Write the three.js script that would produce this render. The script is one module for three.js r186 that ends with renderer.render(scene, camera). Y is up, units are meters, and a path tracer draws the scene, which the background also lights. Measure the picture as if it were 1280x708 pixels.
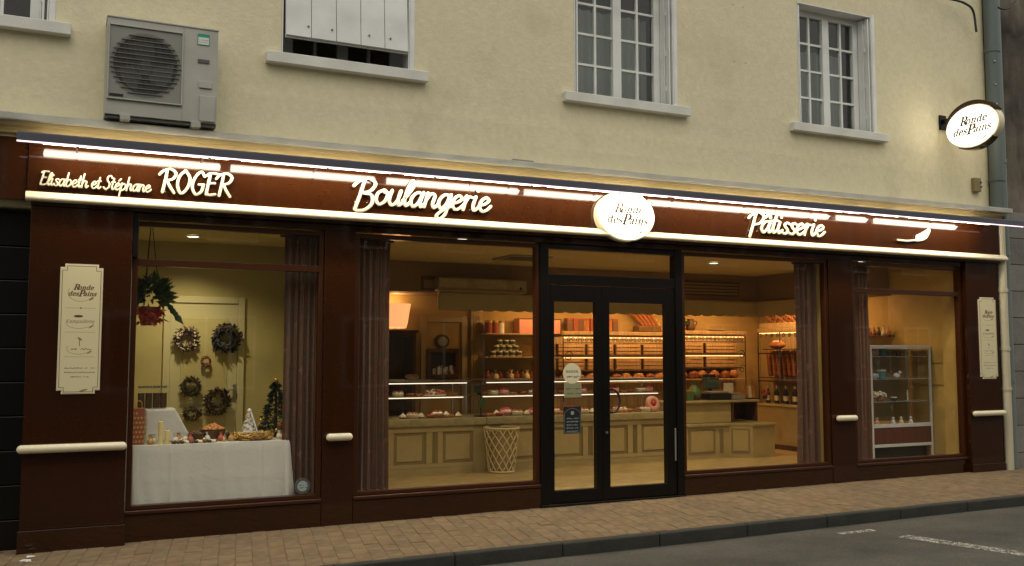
import * as THREE from 'three';
import { mergeGeometries, toCreasedNormals } from 'three/addons/utils/BufferGeometryUtils.js';
import { RoundedBoxGeometry } from 'three/addons/geometries/RoundedBoxGeometry.js';
import { RectAreaLightUniformsLib } from 'three/addons/lights/RectAreaLightUniformsLib.js';

// ------------------------------------------------------------------ camera, sky, sun, exposure
const scene = new THREE.Scene();
const camera = new THREE.PerspectiveCamera(33.05, 1280 / 708, 0.05, 400);
const EYE = new THREE.Vector3(0, 1.6, 9);
const YAW = 0.44402, PITCH = 0.07607;
const FWD = new THREE.Vector3(Math.sin(YAW) * Math.cos(PITCH), Math.sin(PITCH), -Math.cos(YAW) * Math.cos(PITCH));
camera.position.copy(EYE); camera.lookAt(EYE.clone().add(FWD));
const renderer = new THREE.WebGLRenderer({ antialias: true });
renderer.setSize(1024, 566);
renderer.toneMapping = THREE.LinearToneMapping;
renderer.toneMappingExposure = 1.0;
renderer.shadowMap.enabled = true;
RectAreaLightUniformsLib.init();

{ // overcast evening sky
  const w = 64, h = 32, d = new Float32Array(w * h * 4);
  for (let j = 0; j < h; j++) for (let i = 0; i < w; i++) {
    const el = ((j + 0.5) / h - 0.5) * Math.PI, s = Math.max(0, Math.sin(el));
    const L = 1.42 * (1 + 2 * s) / 3 * (1 + 0.04 * Math.sin(i * 0.6 + j) + 0.03 * Math.sin(i * 0.25 - j * 0.7)) + 0.05, k = (j * w + i) * 4;
    d[k] = L; d[k + 1] = L * 0.985; d[k + 2] = L * 0.9; d[k + 3] = 1;
  }
  const t = new THREE.DataTexture(d, w, h, THREE.RGBAFormat, THREE.FloatType);
  t.mapping = THREE.EquirectangularReflectionMapping; t.magFilter = THREE.LinearFilter; t.needsUpdate = true;
  scene.background = t; scene.environment = t;
}
const sun = new THREE.DirectionalLight(0xfff1e0, 0.5);
sun.position.set(2, 14, 9); sun.target.position.set(5, 2, 0); sun.castShadow = true; sun.shadow.radius = 60;
Object.assign(sun.shadow.camera, { left: -16, right: 16, top: 14, bottom: -14, near: 0.5, far: 50 });
scene.add(sun, sun.target);

// ------------------------------------------------------------------ helpers
const RIGHT = new THREE.Vector3().crossVectors(FWD, new THREE.Vector3(0, 1, 0)).normalize();
const UPV = new THREE.Vector3().crossVectors(RIGHT, FWD);
const FPX = 354 / Math.tan(33.05 / 2 * Math.PI / 180);
const ray = (u, v) => FWD.clone().multiplyScalar(FPX).addScaledVector(RIGHT, u - 640).addScaledVector(UPV, 354 - v);
const at = (u, v, z) => { const r = ray(u, v); return EYE.clone().addScaledVector(r, (z - EYE.z) / r.z); };   // photo pixel on a plane parallel to the facade
const onY = (u, v, y) => { const r = ray(u, v); return EYE.clone().addScaledVector(r, (y - EYE.y) / r.y); };  // photo pixel on a level plane
const toPx = (p) => { const d = p.clone().sub(EYE), w = d.dot(FWD); return [640 + FPX * d.dot(RIGHT) / w, 354 - FPX * d.dot(UPV) / w, w]; };
let seed = 7;
const rnd = () => { seed = (seed + 0x6D2B79F5) | 0; let t = Math.imul(seed ^ (seed >>> 15), 1 | seed); t = (t + Math.imul(t ^ (t >>> 7), 61 | t)) ^ t; return ((t ^ (t >>> 14)) >>> 0) / 4294967296; };
const rr = (a, b) => a + (b - a) * rnd();
const used = {};
const numbered = (n) => { const k = used[n] = (used[n] ?? -1) + 1; return k ? `${n}_${String(k).padStart(3, '0')}` : n; };
const shade = (o) => { o.traverse((m) => { if (m.isMesh) { m.castShadow = true; m.receiveShadow = true; } }); return o; };
function thing(name, label, category, pos = [0, 0, 0], group, turn = 0) {
  const o = new THREE.Group(); o.name = numbered(name); o.position.set(...pos); o.rotation.y = turn;
  o.userData = { label, category }; if (group) o.userData.group = group;
  scene.add(o); return o;
}
function part(name, geo, mat, parent) {
  const m = new THREE.Mesh(Array.isArray(geo) ? join(geo) : geo, mat); m.name = name; m.castShadow = m.receiveShadow = true;
  parent.add(m); return m;
}
function single(name, label, category, geo, mat, pos = [0, 0, 0], group, turn = 0) {
  const m = part(numbered(name), geo, mat, scene); m.position.set(...pos); m.rotation.y = turn;
  m.userData = { label, category }; if (group) m.userData.group = group; return m;
}
function struct(name, geo, mat) { const m = part(name, geo, mat, scene); m.userData = { kind: 'structure', label: name.replaceAll('_', ' ') }; return m; }
function copy(src, pos, label, turn = 0, group) {
  const c = src.clone(); c.name = numbered(src.name.replace(/_\d{3}$/, '')); c.position.set(...pos); c.rotation.y = turn;
  c.userData = { ...src.userData }; if (label) c.userData.label = label; if (group) c.userData.group = group;
  scene.add(c); return c;
}
const join = (gs) => mergeGeometries(gs.map((g) => { g = g.index ? g.toNonIndexed() : g; for (const k of Object.keys(g.attributes)) if (!["position", "normal", "uv"].includes(k)) g.deleteAttribute(k); return g; }));
// box between corners; uv in metres
function metricUV(g) {
  const p = g.attributes.position, n = g.attributes.normal, uv = new Float32Array(p.count * 2);
  for (let i = 0; i < p.count; i++) {
    const ax = Math.abs(n.getX(i)), ay = Math.abs(n.getY(i)), az = Math.abs(n.getZ(i));
    const [a, b] = az >= ax && az >= ay ? [p.getX(i), p.getY(i)] : ax >= ay ? [p.getZ(i), p.getY(i)] : [p.getX(i), p.getZ(i)];
    uv[i * 2] = a; uv[i * 2 + 1] = b;
  }
  g.setAttribute('uv', new THREE.BufferAttribute(uv, 2)); return g;
}
function bx(x0, x1, y0, y1, z0, z1, r = 0) {
  const w = x1 - x0, h = y1 - y0, d = z1 - z0;
  const g = r > 0 ? new RoundedBoxGeometry(w, h, d, 2, Math.min(r, w / 2.01, h / 2.01, d / 2.01)) : new THREE.BoxGeometry(w, h, d);
  g.translate((x0 + x1) / 2, (y0 + y1) / 2, (z0 + z1) / 2); return metricUV(g);
}
const cyl = (r0, r1, h, x = 0, y = 0, z = 0, n = 20) => new THREE.CylinderGeometry(r1, r0, h, n).translate(x, y + h / 2, z);
const ball = (r, x = 0, y = 0, z = 0, n = 12) => new THREE.SphereGeometry(r, n, Math.max(6, n * 0.7 | 0)).translate(x, y, z);
const lathe = (pts, n = 24) => new THREE.LatheGeometry(pts.map(([a, b]) => new THREE.Vector2(a, b)), n);
const V = (a) => new THREE.Vector3(...a);
const tube = (pts, r, seg = 24, rad = 8, closed = false) => new THREE.TubeGeometry(pts.length === 2 ? new THREE.LineCurve3(V(pts[0]), V(pts[1])) : new THREE.CatmullRomCurve3(pts.map(V), closed), pts.length === 2 ? 1 : seg, r, rad, closed);
const capsule = (a, b, r) => { const A = V(a), B = V(b), d = B.clone().sub(A), g = new THREE.CapsuleGeometry(r, d.length(), 6, 14); g.applyQuaternion(new THREE.Quaternion().setFromUnitVectors(new THREE.Vector3(0, 1, 0), d.normalize())); return g.translate((A.x + B.x) / 2 + 0, (A.y + B.y) / 2, (A.z + B.z) / 2); };
const flat = (shape, depth, bevel = 0, seg = 10) => new THREE.ExtrudeGeometry(shape, { depth: depth - 2 * bevel, bevelEnabled: bevel > 0, bevelSize: bevel, bevelThickness: bevel, bevelSegments: 2, curveSegments: seg });

// ------------------------------------------------------------------ textures and materials
function hash2(x, y) { let n = Math.imul(x, 374761393) + Math.imul(y, 668265263); n = Math.imul(n ^ (n >>> 13), 1274126177); return ((n ^ (n >>> 16)) >>> 0) / 4294967296; }
function vnoise(x, y, per) {
  const x0 = Math.floor(x), y0 = Math.floor(y), fx = x - x0, fy = y - y0, s = fx * fx * (3 - 2 * fx), t = fy * fy * (3 - 2 * fy), m = (v) => ((v % per) + per) % per;
  const a = hash2(m(x0), m(y0)), b = hash2(m(x0 + 1), m(y0)), c = hash2(m(x0), m(y0 + 1)), d = hash2(m(x0 + 1), m(y0 + 1));
  return a + (b - a) * s + (c - a) * t + (a - b - c + d) * s * t;
}
const fbm = (u, v, base, oct) => { let s = 0, a = 0.5, n = 0, p = base; for (let k = 0; k < oct; k++) { s += a * vnoise(u * p, v * p, p); n += a; a *= 0.55; p *= 2; } return s / n; };
function tex(N, fn, metres, srgb = false) {
  const d = new Uint8Array(N * N * 4);
  for (let j = 0; j < N; j++) for (let i = 0; i < N; i++) { const c = fn(i / N, j / N), k = (j * N + i) * 4; for (let q = 0; q < 3; q++) d[k + q] = Math.max(0, Math.min(255, (Array.isArray(c) ? c[q] : c) * 255)); d[k + 3] = 255; }
  const t = new THREE.DataTexture(d, N, N); t.wrapS = t.wrapT = THREE.RepeatWrapping; t.magFilter = THREE.LinearFilter; t.minFilter = THREE.LinearMipmapLinearFilter; t.generateMipmaps = true;
  t.repeat.set(1 / metres, 1 / metres); if (srgb) t.colorSpace = THREE.SRGBColorSpace; t.needsUpdate = true; return t;
}
const rep = (t, m) => { const c = t.clone(); c.repeat.set(1 / m, 1 / m); c.needsUpdate = true; return c; };
const fine = tex(512, (u, v) => fbm(u, v, 32, 4), 1);
const coarse = tex(256, (u, v) => { const a = 0.86 + 0.14 * fbm(u, v, 4, 5); return [a, a, a]; }, 1, true);
const stuccoBump = tex(1024, (u, v) => 0.55 * fbm(u, v, 48, 3) + 0.45 * Math.pow(fbm(u + 0.3, v, 96, 2), 2) + 0.25 * fbm(u, v, 8, 2), 1.6);
const stuccoMap = tex(1024, (u, v) => { const g = fbm(u, v, 128, 2), a = 0.93 + 0.045 * fbm(u, v, 3, 6) + 0.05 * (g - 0.5), s = Math.max(0, fbm(u * 1, v, 10, 4) - 0.62) * 0.2; return [a - s, a - s * 1.05, a * 0.99 - s * 1.1]; }, 6.5, true);
const asphaltMap = tex(1024, (u, v) => { const g = hash2(u * 1024 | 0, v * 1024 | 0), b = fbm(u, v, 5, 6), a = 0.6 + 0.28 * (b - 0.5) + 0.16 * (g - 0.5) + 0.22 * Math.pow(fbm(u, v, 200, 2), 3); return [a * 1.02, a, a * 0.96]; }, 2.7, true);
const asphaltBump = tex(512, (u, v) => 0.6 * hash2(u * 512 | 0, v * 512 | 0) + 0.4 * fbm(u, v, 60, 3), 0.9);
const stoneMap = tex(512, (u, v) => { const b = fbm(u, v, 6, 6), g = fbm(u, v, 150, 2), a = 0.86 + 0.3 * (b - 0.5) + 0.1 * (g - 0.5); return [a, a * 0.99, a * 0.965]; }, 1.7, true);
const plasterDirty = tex(512, (u, v) => { const b = fbm(u * 1, v, 4, 6), st = fbm(u, v * 0.25, 24, 3), a = 0.5 + 0.7 * (b - 0.5) + 0.25 * (st - 0.5); return [a * 1.03, a * 0.98, a * 0.92]; }, 3.1, true);
const smear = tex(512, (u, v) => { const a = 0.55 + 0.45 * fbm(u, v, 5, 5); return a; }, 1.1);
const grainMap = tex(512, (u, v) => { const w = fbm(u * 1, v * 0.06 + 0.02 * Math.sin(u * 6.28), 64, 3), a = 0.8 + 0.35 * (w - 0.5); return [a, a * 0.98, a * 0.95]; }, 0.8, true);
const crustMap = tex(256, (u, v) => { const b = fbm(u, v, 7, 5), c = Math.max(0, fbm(u, v, 18, 3) - 0.5); return [0.75 + 0.5 * (b - 0.5) + c * 0.5, 0.52 + 0.6 * (b - 0.5) + c * 0.5, 0.3 + 0.5 * (b - 0.5) + c * 0.4]; }, 0.4, true);
const lacquerMap = tex(512, (u, v) => { const b = fbm(u, v, 3, 6), sc = Math.max(0, fbm(u, v, 60, 2) - 0.78) * 0.5, a = 0.88 + 0.2 * (b - 0.5) + sc; return [a, a + sc * 0.5, a + sc * 0.6]; }, 1.9, true);
const weaveMap = tex(256, (u, v) => { const a = 0.7 + 0.2 * Math.sin(u * 6.283 * 32) * Math.sin(v * 6.283 * 32) + 0.2 * (fbm(u, v, 40, 2) - 0.5); return [a, a * 0.95, a * 0.8]; }, 0.35, true);
const floralMap = (() => { // printed curtain cloth
  const N = 512, sp = []; let s = 3; const q = () => { s = (s * 16807) % 2147483647; return s / 2147483647; };
  for (let k = 0; k < 46; k++) sp.push([q(), q(), 0.02 + 0.035 * q(), q()]);
  return tex(N, (u, v) => {
    let c = [0.53, 0.42, 0.33]; const st = 0.5 + 0.5 * Math.sin(u * 6.283 * 9); c = c.map((x) => x - 0.07 * st);
    for (const [x, y, r, h] of sp) { let dx = Math.abs(u - x), dy = Math.abs(v - y); dx = Math.min(dx, 1 - dx); dy = Math.min(dy, 1 - dy); const a = Math.atan2(dy, dx), d = Math.hypot(dx, dy); if (d < r * (0.75 + 0.3 * Math.cos(5 * a + h * 6))) c = h < 0.5 ? [0.56, 0.37, 0.32] : h < 0.75 ? [0.43, 0.42, 0.33] : [0.6, 0.48, 0.42]; }
    const n = 0.1 * (fbm(u, v, 90, 2) - 0.5); return c.map((x) => x + n);
  }, 0.8, true);
})();
const std = (r, g, b, rough = 0.6, o = {}) => { const { color, ...rest } = o; const m = new THREE.MeshPhysicalMaterial({ roughness: rough, ...rest }); m.color.setRGB(r, g, b); return m; };
const glow = (r, g, b, k) => { const m = new THREE.MeshStandardMaterial({ roughness: 0.5 }); m.color.setRGB(0.7, 0.7, 0.7); m.emissive.setRGB(r, g, b); m.emissiveIntensity = k; return m; };
const M = {
  stucco: std(0.79, 0.715, 0.5, 0.92, { map: stuccoMap, bumpMap: stuccoBump, bumpScale: 0.0035 }),
  sill: std(0.84, 0.83, 0.76, 0.7, { map: rep(coarse, 1.3), bumpMap: rep(fine, 0.6), bumpScale: 0.0015 }),
  zinc: std(0.52, 0.51, 0.44, 0.6, { map: rep(coarse, 0.9), bumpMap: rep(fine, 1.5), bumpScale: 0.003 }),
  whitePaint: std(0.85, 0.86, 0.83, 0.45, { map: rep(coarse, 1.1) }),
  greyPaint: std(0.25, 0.26, 0.25, 0.5),
  lacquer: std(0.037, 0.0088, 0.0006, 0.55, { map: lacquerMap, clearcoat: 1, clearcoatRoughness: 0.06, specularIntensity: 0.05 }),
  frame: std(0.045, 0.014, 0.005, 0.3, { specularIntensity: 0.6 }),
  black: std(0.006, 0.005, 0.0045, 0.3, { specularIntensity: 0.5 }),
  cream: std(0.73, 0.66, 0.47, 0.4),
  creamPipe: std(0.62, 0.56, 0.4, 0.45, { map: rep(coarse, 0.7) }),
  letter: std(0.62, 0.58, 0.46, 0.5),
  cornice: std(0.3, 0.235, 0.11, 0.5, { map: rep(coarse, 1.1) }),
  housing: std(0.11, 0.11, 0.14, 0.4, { metalness: 0.5 }),
  glass: std(1, 1, 1, 0.0, { transmission: 1, thickness: 0, ior: 1.5 }),
  glassUp: std(0.9, 0.95, 0.93, 0.02, { transmission: 1, thickness: 0, ior: 1.6 }),
  asphalt: std(0.205, 0.196, 0.172, 0.9, { map: asphaltMap, bumpMap: asphaltBump, bumpScale: 0.006 }),
  mortar: std(0.17, 0.124, 0.074, 0.95, { bumpMap: rep(fine, 0.4), bumpScale: 0.003 }),
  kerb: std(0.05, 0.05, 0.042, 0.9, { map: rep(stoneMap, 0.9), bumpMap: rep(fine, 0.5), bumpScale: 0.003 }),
  block: [0.26, 0.235, 0.285].map((k) => std(k, k * 0.985, k * 0.93, 0.9, { map: stoneMap, bumpMap: rep(fine, 0.5), bumpScale: 0.004 })),
  neighbour: std(0.42, 0.39, 0.34, 0.95, { map: plasterDirty, bumpMap: stuccoBump, bumpScale: 0.004 }),
  teal: std(0.12, 0.15, 0.145, 0.55, { map: rep(coarse, 0.6) }),
  tealLight: std(0.2, 0.235, 0.215, 0.5, { map: rep(coarse, 0.6) }),
  acCase: std(0.47, 0.47, 0.41, 0.5, { map: rep(coarse, 1.2) }),
  acDark: std(0.09, 0.088, 0.08, 0.6),
  acBar: std(0.16, 0.155, 0.14, 0.55),
  acGrey: std(0.24, 0.235, 0.21, 0.6),
  aluPaint: std(0.52, 0.52, 0.47, 0.4),
  iron: std(0.02, 0.016, 0.013, 0.5),
  steel: std(0.45, 0.45, 0.43, 0.3, { metalness: 0.9 }),
  alu: std(0.5, 0.5, 0.48, 0.38, { metalness: 0.8 }),
  wallOlive: std(0.54, 0.48, 0.25, 0.85, { map: rep(coarse, 1.5) }),
  wallShop: std(0.47, 0.34, 0.13, 0.8, { map: rep(coarse, 1.5) }),
  soffit: std(0.3, 0.19, 0.085, 0.8, { map: rep(coarse, 1.5) }),
  ceiling: std(0.55, 0.45, 0.2, 0.9),
  floor: std(0.56, 0.43, 0.21, 0.35, { map: rep(stoneMap, 0.8) }),
  doorPaint: std(0.52, 0.49, 0.33, 0.5),
  counter: std(0.47, 0.375, 0.175, 0.5, { map: rep(coarse, 0.9) }),
  counterTop: std(0.5, 0.44, 0.26, 0.3, { map: rep(stoneMap, 0.6) }),
  groove: std(0.25, 0.185, 0.085, 0.7),
  shelfWood: std(0.74, 0.56, 0.3, 0.45, { map: rep(grainMap, 0.7) }),
  binWood: std(0.72, 0.5, 0.25, 0.5, { map: rep(grainMap, 0.5) }),
  brownWood: std(0.13, 0.06, 0.028, 0.5, { map: rep(grainMap, 0.6) }),
  mahogany: std(0.16, 0.05, 0.03, 0.4, { map: rep(grainMap, 0.6) }),
  sideWood: std(0.5, 0.335, 0.095, 0.5, { map: rep(coarse, 0.8) }),
  curtain: std(0.74, 0.62, 0.53, 0.9, { map: floralMap, side: THREE.DoubleSide, transmission: 0.3, thickness: 0 }),
  sheer: std(0.34, 0.36, 0.33, 0.95, { side: THREE.DoubleSide, transmission: 0.3, thickness: 0 }),
  cloth: std(0.6, 0.58, 0.5, 0.9, { bumpMap: rep(fine, 0.8), bumpScale: 0.002, side: THREE.DoubleSide }),
  crust: std(0.62, 0.5, 0.4, 0.6, { map: crustMap }),
  crustDark: std(0.4, 0.27, 0.18, 0.6, { map: crustMap }),
  wicker: std(0.3, 0.19, 0.09, 0.75, { map: weaveMap }),
  wickerPale: std(0.62, 0.52, 0.3, 0.7),
  plate: std(0.75, 0.73, 0.66, 0.25), candle: std(0.75, 0.62, 0.25, 0.5), paper: std(0.7, 0.68, 0.62, 0.8),
  red: std(0.42, 0.03, 0.02, 0.4), berry: std(0.5, 0.1, 0.06, 0.35), pink: std(0.62, 0.3, 0.24, 0.5), orange: std(0.5, 0.2, 0.05, 0.5), choc: std(0.06, 0.025, 0.012, 0.35),
  creamCake: std(0.78, 0.7, 0.5, 0.5), gold: std(0.65, 0.42, 0.12, 0.3, { metalness: 0.8 }), goldPaper: std(0.5, 0.3, 0.08, 0.4),
  leaf: std(0.035, 0.075, 0.022, 0.5), leafDark: std(0.018, 0.035, 0.016, 0.55), green: std(0.06, 0.12, 0.05, 0.5), greenJar: std(0.07, 0.1, 0.03, 0.3), blueLeaf: std(0.02, 0.025, 0.05, 0.6), twig: std(0.05, 0.03, 0.015, 0.8), brownLeaf: std(0.14, 0.075, 0.035, 0.7), violet: std(0.16, 0.09, 0.16, 0.6), whiteFlower: std(0.55, 0.5, 0.38, 0.7),
  terracotta: std(0.28, 0.07, 0.035, 0.7), bottle: std(0.02, 0.035, 0.02, 0.12), label: std(0.6, 0.55, 0.42, 0.7), plastic: std(0.015, 0.015, 0.018, 0.3), screen: std(0.05, 0.08, 0.07, 0.2), teal2: std(0.05, 0.19, 0.17, 0.5),
};

// ------------------------------------------------------------------ the ground
const gY = (x, z = 0) => -0.011 + 0.0063 * (x + 0.24) - 0.018 * z;      // pavement: rises gently along the street, falls to the kerb
const KERB = 1.62;
function sheet(x0, x1, z0, z1, yf, nx, nz) {
  const g = new THREE.PlaneGeometry(1, 1, nx, nz), p = g.attributes.position, uv = g.attributes.uv;
  for (let i = 0; i < p.count; i++) { const x = x0 + (x1 - x0) * (p.getX(i) + 0.5), z = z1 + (z0 - z1) * (p.getY(i) + 0.5); p.setXYZ(i, x, yf(x, z), z); uv.setXY(i, x, z); }
  g.computeVertexNormals(); return g;
}
const roadY = (x, z) => gY(x, KERB) - 0.115 + 0.012 * Math.min(2.4, z - KERB) + 0.006 * Math.sin(x * 0.9) * Math.sin(z * 0.7);
const road = struct('road', sheet(-60, 90, KERB - 0.02, 8.3, roadY, 150, 24), M.asphalt);
{ // worn paint of a parking bay
  const N = 512;
  const al = tex(N, (u, v) => (0.55 * fbm(u, v, 26, 4) + 0.45 * hash2(u * 128 | 0, v * 128 | 0) > 0.575 ? 1 : 0), 0.9);
  const pm = std(0.62, 0.6, 0.52, 0.9, { alphaMap: al, alphaTest: 0.5, bumpMap: rep(fine, 0.3), bumpScale: 0.002 });
  const line = (a, b, w) => {
    const A = onY(...a, -0.1), B = onY(...b, -0.1), d = B.clone().sub(A).setY(0), n = Math.max(4, d.length() / 0.12 | 0), s = new THREE.Vector3(-d.z, 0, d.x).normalize().multiplyScalar(w / 2), pos = [], uv = [], idx = [];
    for (let i = 0; i <= n; i++) for (const k of [-1, 1]) { const x = A.x + d.x * i / n + s.x * k, z = A.z + d.z * i / n + s.z * k; pos.push(x, roadY(x, z) + 0.004, z); uv.push(x + z, z - x * 0.3); }
    for (let i = 0; i < n; i++) { const q = i * 2; idx.push(q, q + 2, q + 1, q + 1, q + 2, q + 3); }
    const g = new THREE.BufferGeometry(); g.setAttribute('position', new THREE.Float32BufferAttribute(pos, 3)); g.setAttribute('uv', new THREE.Float32BufferAttribute(uv, 2)); g.setIndex(idx); g.computeVertexNormals(); return g;
  };
  part('bay_line', line([1128, 671], [1330, 704], 0.17), pm, road);
  part('bay_corner_mark', line([1050, 667], [1092, 663], 0.09), pm, road);
}
const pavement = new THREE.Group(); pavement.name = 'pavement'; pavement.userData = { kind: 'structure', label: 'tan block paving along the shopfront' }; scene.add(pavement);
part('bedding', sheet(-14, 26, -0.25, KERB - 0.08, (x, z) => gY(x, z) - 0.006, 40, 4), M.mortar, pavement);
{ // paving blocks
  const L = 0.215, W = 0.134, J = 0.004, ch = 0.003, SK = 0.167; // laid a little askew to the facade
  const blockGeo = (l, w) => {
    const a = w / 2, b = l / 2, c = ch, y1 = 0, y0 = -ch, yb = -0.05;
    const P = [[-a, yb, -b], [a, yb, -b], [a, yb, b], [-a, yb, b], [-a, y0, -b], [a, y0, -b], [a, y0, b], [-a, y0, b], [-a + c, y1, -b + c], [a - c, y1, -b + c], [a - c, y1, b - c], [-a + c, y1, b - c]], pos = [], uv = [];
    const q = (i, j, k, m) => [i, j, k, i, k, m].forEach((t) => { pos.push(P[t][0] - SK * P[t][2], P[t][1], P[t][2]); uv.push(P[t][0] + P[t][1], P[t][2]); });
    for (let k = 0; k < 4; k++) { const n = (k + 1) % 4; q(k + 4, n + 4, n, k); q(k + 8, n + 8, n + 4, k + 4); }
    q(8, 11, 10, 9);
    const g = new THREE.BufferGeometry(); g.setAttribute('position', new THREE.Float32BufferAttribute(pos, 3)); g.setAttribute('uv', new THREE.Float32BufferAttribute(uv, 2)); g.computeVertexNormals(); return g;
  };
  const tones = [[0.25, 0.176, 0.1], [0.257, 0.18, 0.104], [0.243, 0.174, 0.1], [0.254, 0.171, 0.096], [0.24, 0.175, 0.104], [0.262, 0.182, 0.104]];
  const pav = tones.map(([r, g, b], k) => { const m = rep(stoneMap, 0.45); m.offset.set(k * 0.37, k * 0.21); return std(r, g, b, 0.9, { map: m, bumpMap: rep(fine, 0.35), bumpScale: 0.0035 }); });
  const gs = [L].flatMap((l) => [blockGeo(l - J, W - J), blockGeo(l - J * 1.4, W - J * 0.8), blockGeo(l - J * 0.8, W - J * 1.3)]);
  const spots = [], zA = -0.02, zB = KERB - 0.085;
  for (let i = 0, x = -8; x < 20; x += W, i++) for (let k = -1; ; k++) {
    const z = zA + (k + 0.5 + (i % 2 ? 0.5 : 0)) * L; if (z - L / 2 > zB - 0.05) break; if (z < zA - L / 2) continue;
    spots.push([x + W / 2 - SK * z, z]);
  }
  const vis = spots.map(([x, z]) => { const [u, v, w] = toPx(new THREE.Vector3(x, gY(x, z), z)); return [x, z, u > -15 && u < 1295 && v < 720 && z > 0.02 ? w : 1000 + w]; }).sort((a, b) => a[2] - b[2]);
  const rest = [];
  vis.forEach(([x, z, w], k) => {
    const lo = Math.max(zA, z - L / 2), hi = Math.min(zB, z + L / 2), sz = (hi - lo) / L, zc = (lo + hi) / 2;
    const g = gs[k % 3], m = pav[hash2(Math.round(x * 50), Math.round(z * 50)) * 6 | 0];
    const pos = [x - SK * (zc - z) + rr(-0.002, 0.002), gY(x, zc) + rr(-0.003, 0.002), zc + rr(-0.002, 0.002)], rot = [rr(-0.008, 0.008) + 0.018, rr(-0.012, 0.012), 0.0063 + rr(-0.012, 0.012)];
    if (k < 300 && w < 1000) { const o = part(k ? `paver_${String(k).padStart(3, '0')}` : 'paver', g, m, pavement); o.position.set(...pos); o.rotation.set(...rot); o.scale.z = sz; }
    else { const mm = new THREE.Matrix4().compose(V(pos), new THREE.Quaternion().setFromEuler(new THREE.Euler(...rot)), new THREE.Vector3(1, 1, sz)); (rest[pav.indexOf(m)] ??= []).push(g.clone().applyMatrix4(mm)); }
  });
  // the paving that runs on past those
  const far = rest.map((l) => join(l)); const fm = new THREE.Mesh(mergeGeometries(far, true), pav); fm.name = 'far_paving'; fm.userData.kind = 'stuff'; fm.castShadow = fm.receiveShadow = true; pavement.add(fm);
}
{ // kerbstones
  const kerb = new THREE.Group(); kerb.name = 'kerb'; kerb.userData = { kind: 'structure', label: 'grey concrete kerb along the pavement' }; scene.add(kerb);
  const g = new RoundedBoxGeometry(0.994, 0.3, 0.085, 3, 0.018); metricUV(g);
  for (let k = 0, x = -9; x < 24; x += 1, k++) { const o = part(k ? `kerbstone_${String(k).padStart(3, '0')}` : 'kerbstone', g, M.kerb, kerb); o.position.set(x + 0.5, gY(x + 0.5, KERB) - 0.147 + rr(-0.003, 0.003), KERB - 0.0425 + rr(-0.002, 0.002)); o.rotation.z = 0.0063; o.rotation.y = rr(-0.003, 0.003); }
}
struct('opposite_pavement', sheet(-60, 90, 8.3, 11.4, (x) => gY(x, KERB) - 0.02, 60, 2), M.kerb);
struct('ground', sheet(-140, 180, -140, 160, (x) => -0.9 + 0 * x, 2, 2), M.mortar);

// ------------------------------------------------------------------ the building: upper wall, openings, ledge
const house = thing('bakery_house', 'beige rendered two storey house with white sills above the brown shopfront', 'house');
const WIN = [[-1.45, -0.16], [1.84, 3.13], [5.04, 6.36], [8.23, 9.49]], WY0 = 4.47, WY1 = 6.03, WALLX = [-6, 11.62];
const holes = [...WIN.map(([a, b]) => [a, b, WY0, WY1]), [0.58, 2.3, 0.16, 2.86], [2.58, 8.62, -0.12, 2.86], [9.0, 10.98, 0.16, 2.86], [-3.1, -0.2, -0.2, 2.86]];
{
  const s = new THREE.Shape([[WALLX[0], -0.4], [WALLX[1], -0.4], [WALLX[1], 7.6], [WALLX[0], 7.6]].map((p) => new THREE.Vector2(...p)));
  for (const [a, b, c, d] of holes) s.holes.push(new THREE.Path([[a, c], [a, d], [b, d], [b, c]].map((p) => new THREE.Vector2(...p))));
  part('wall', metricUV(flat(s, 0.3).translate(0, 0, -0.3)), M.stucco, house);
  part('side_wall', bx(WALLX[0], WALLX[0] + 0.3, -0.4, 7.6, -7.7, -0.302), M.stucco, house); part('side_wall', bx(WALLX[1] - 0.3, WALLX[1], -0.4, 7.6, -7.7, -0.302), M.stucco, house);
  part('rear_wall', bx(WALLX[0], WALLX[1], -0.4, 7.6, -8, -7.702), M.stucco, house);
  part('roof', bx(WALLX[0] - 0.1, WALLX[1], 7.602, 7.8, -8.1, 0.35), M.zinc, house);
  part('storey_floor', bx(WALLX[0] + 0.302, WALLX[1] - 0.302, 3.05, 3.3, -7.7, -0.302), M.ceiling, house);
  // ledge over the shopfront
  const yl = at(600, 198, 0.22).y;
  part('ledge', bx(-1.9, 11.78, 3.545, 3.612, 0.002, 0.24, 0.012), M.zinc, house);
}
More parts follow.
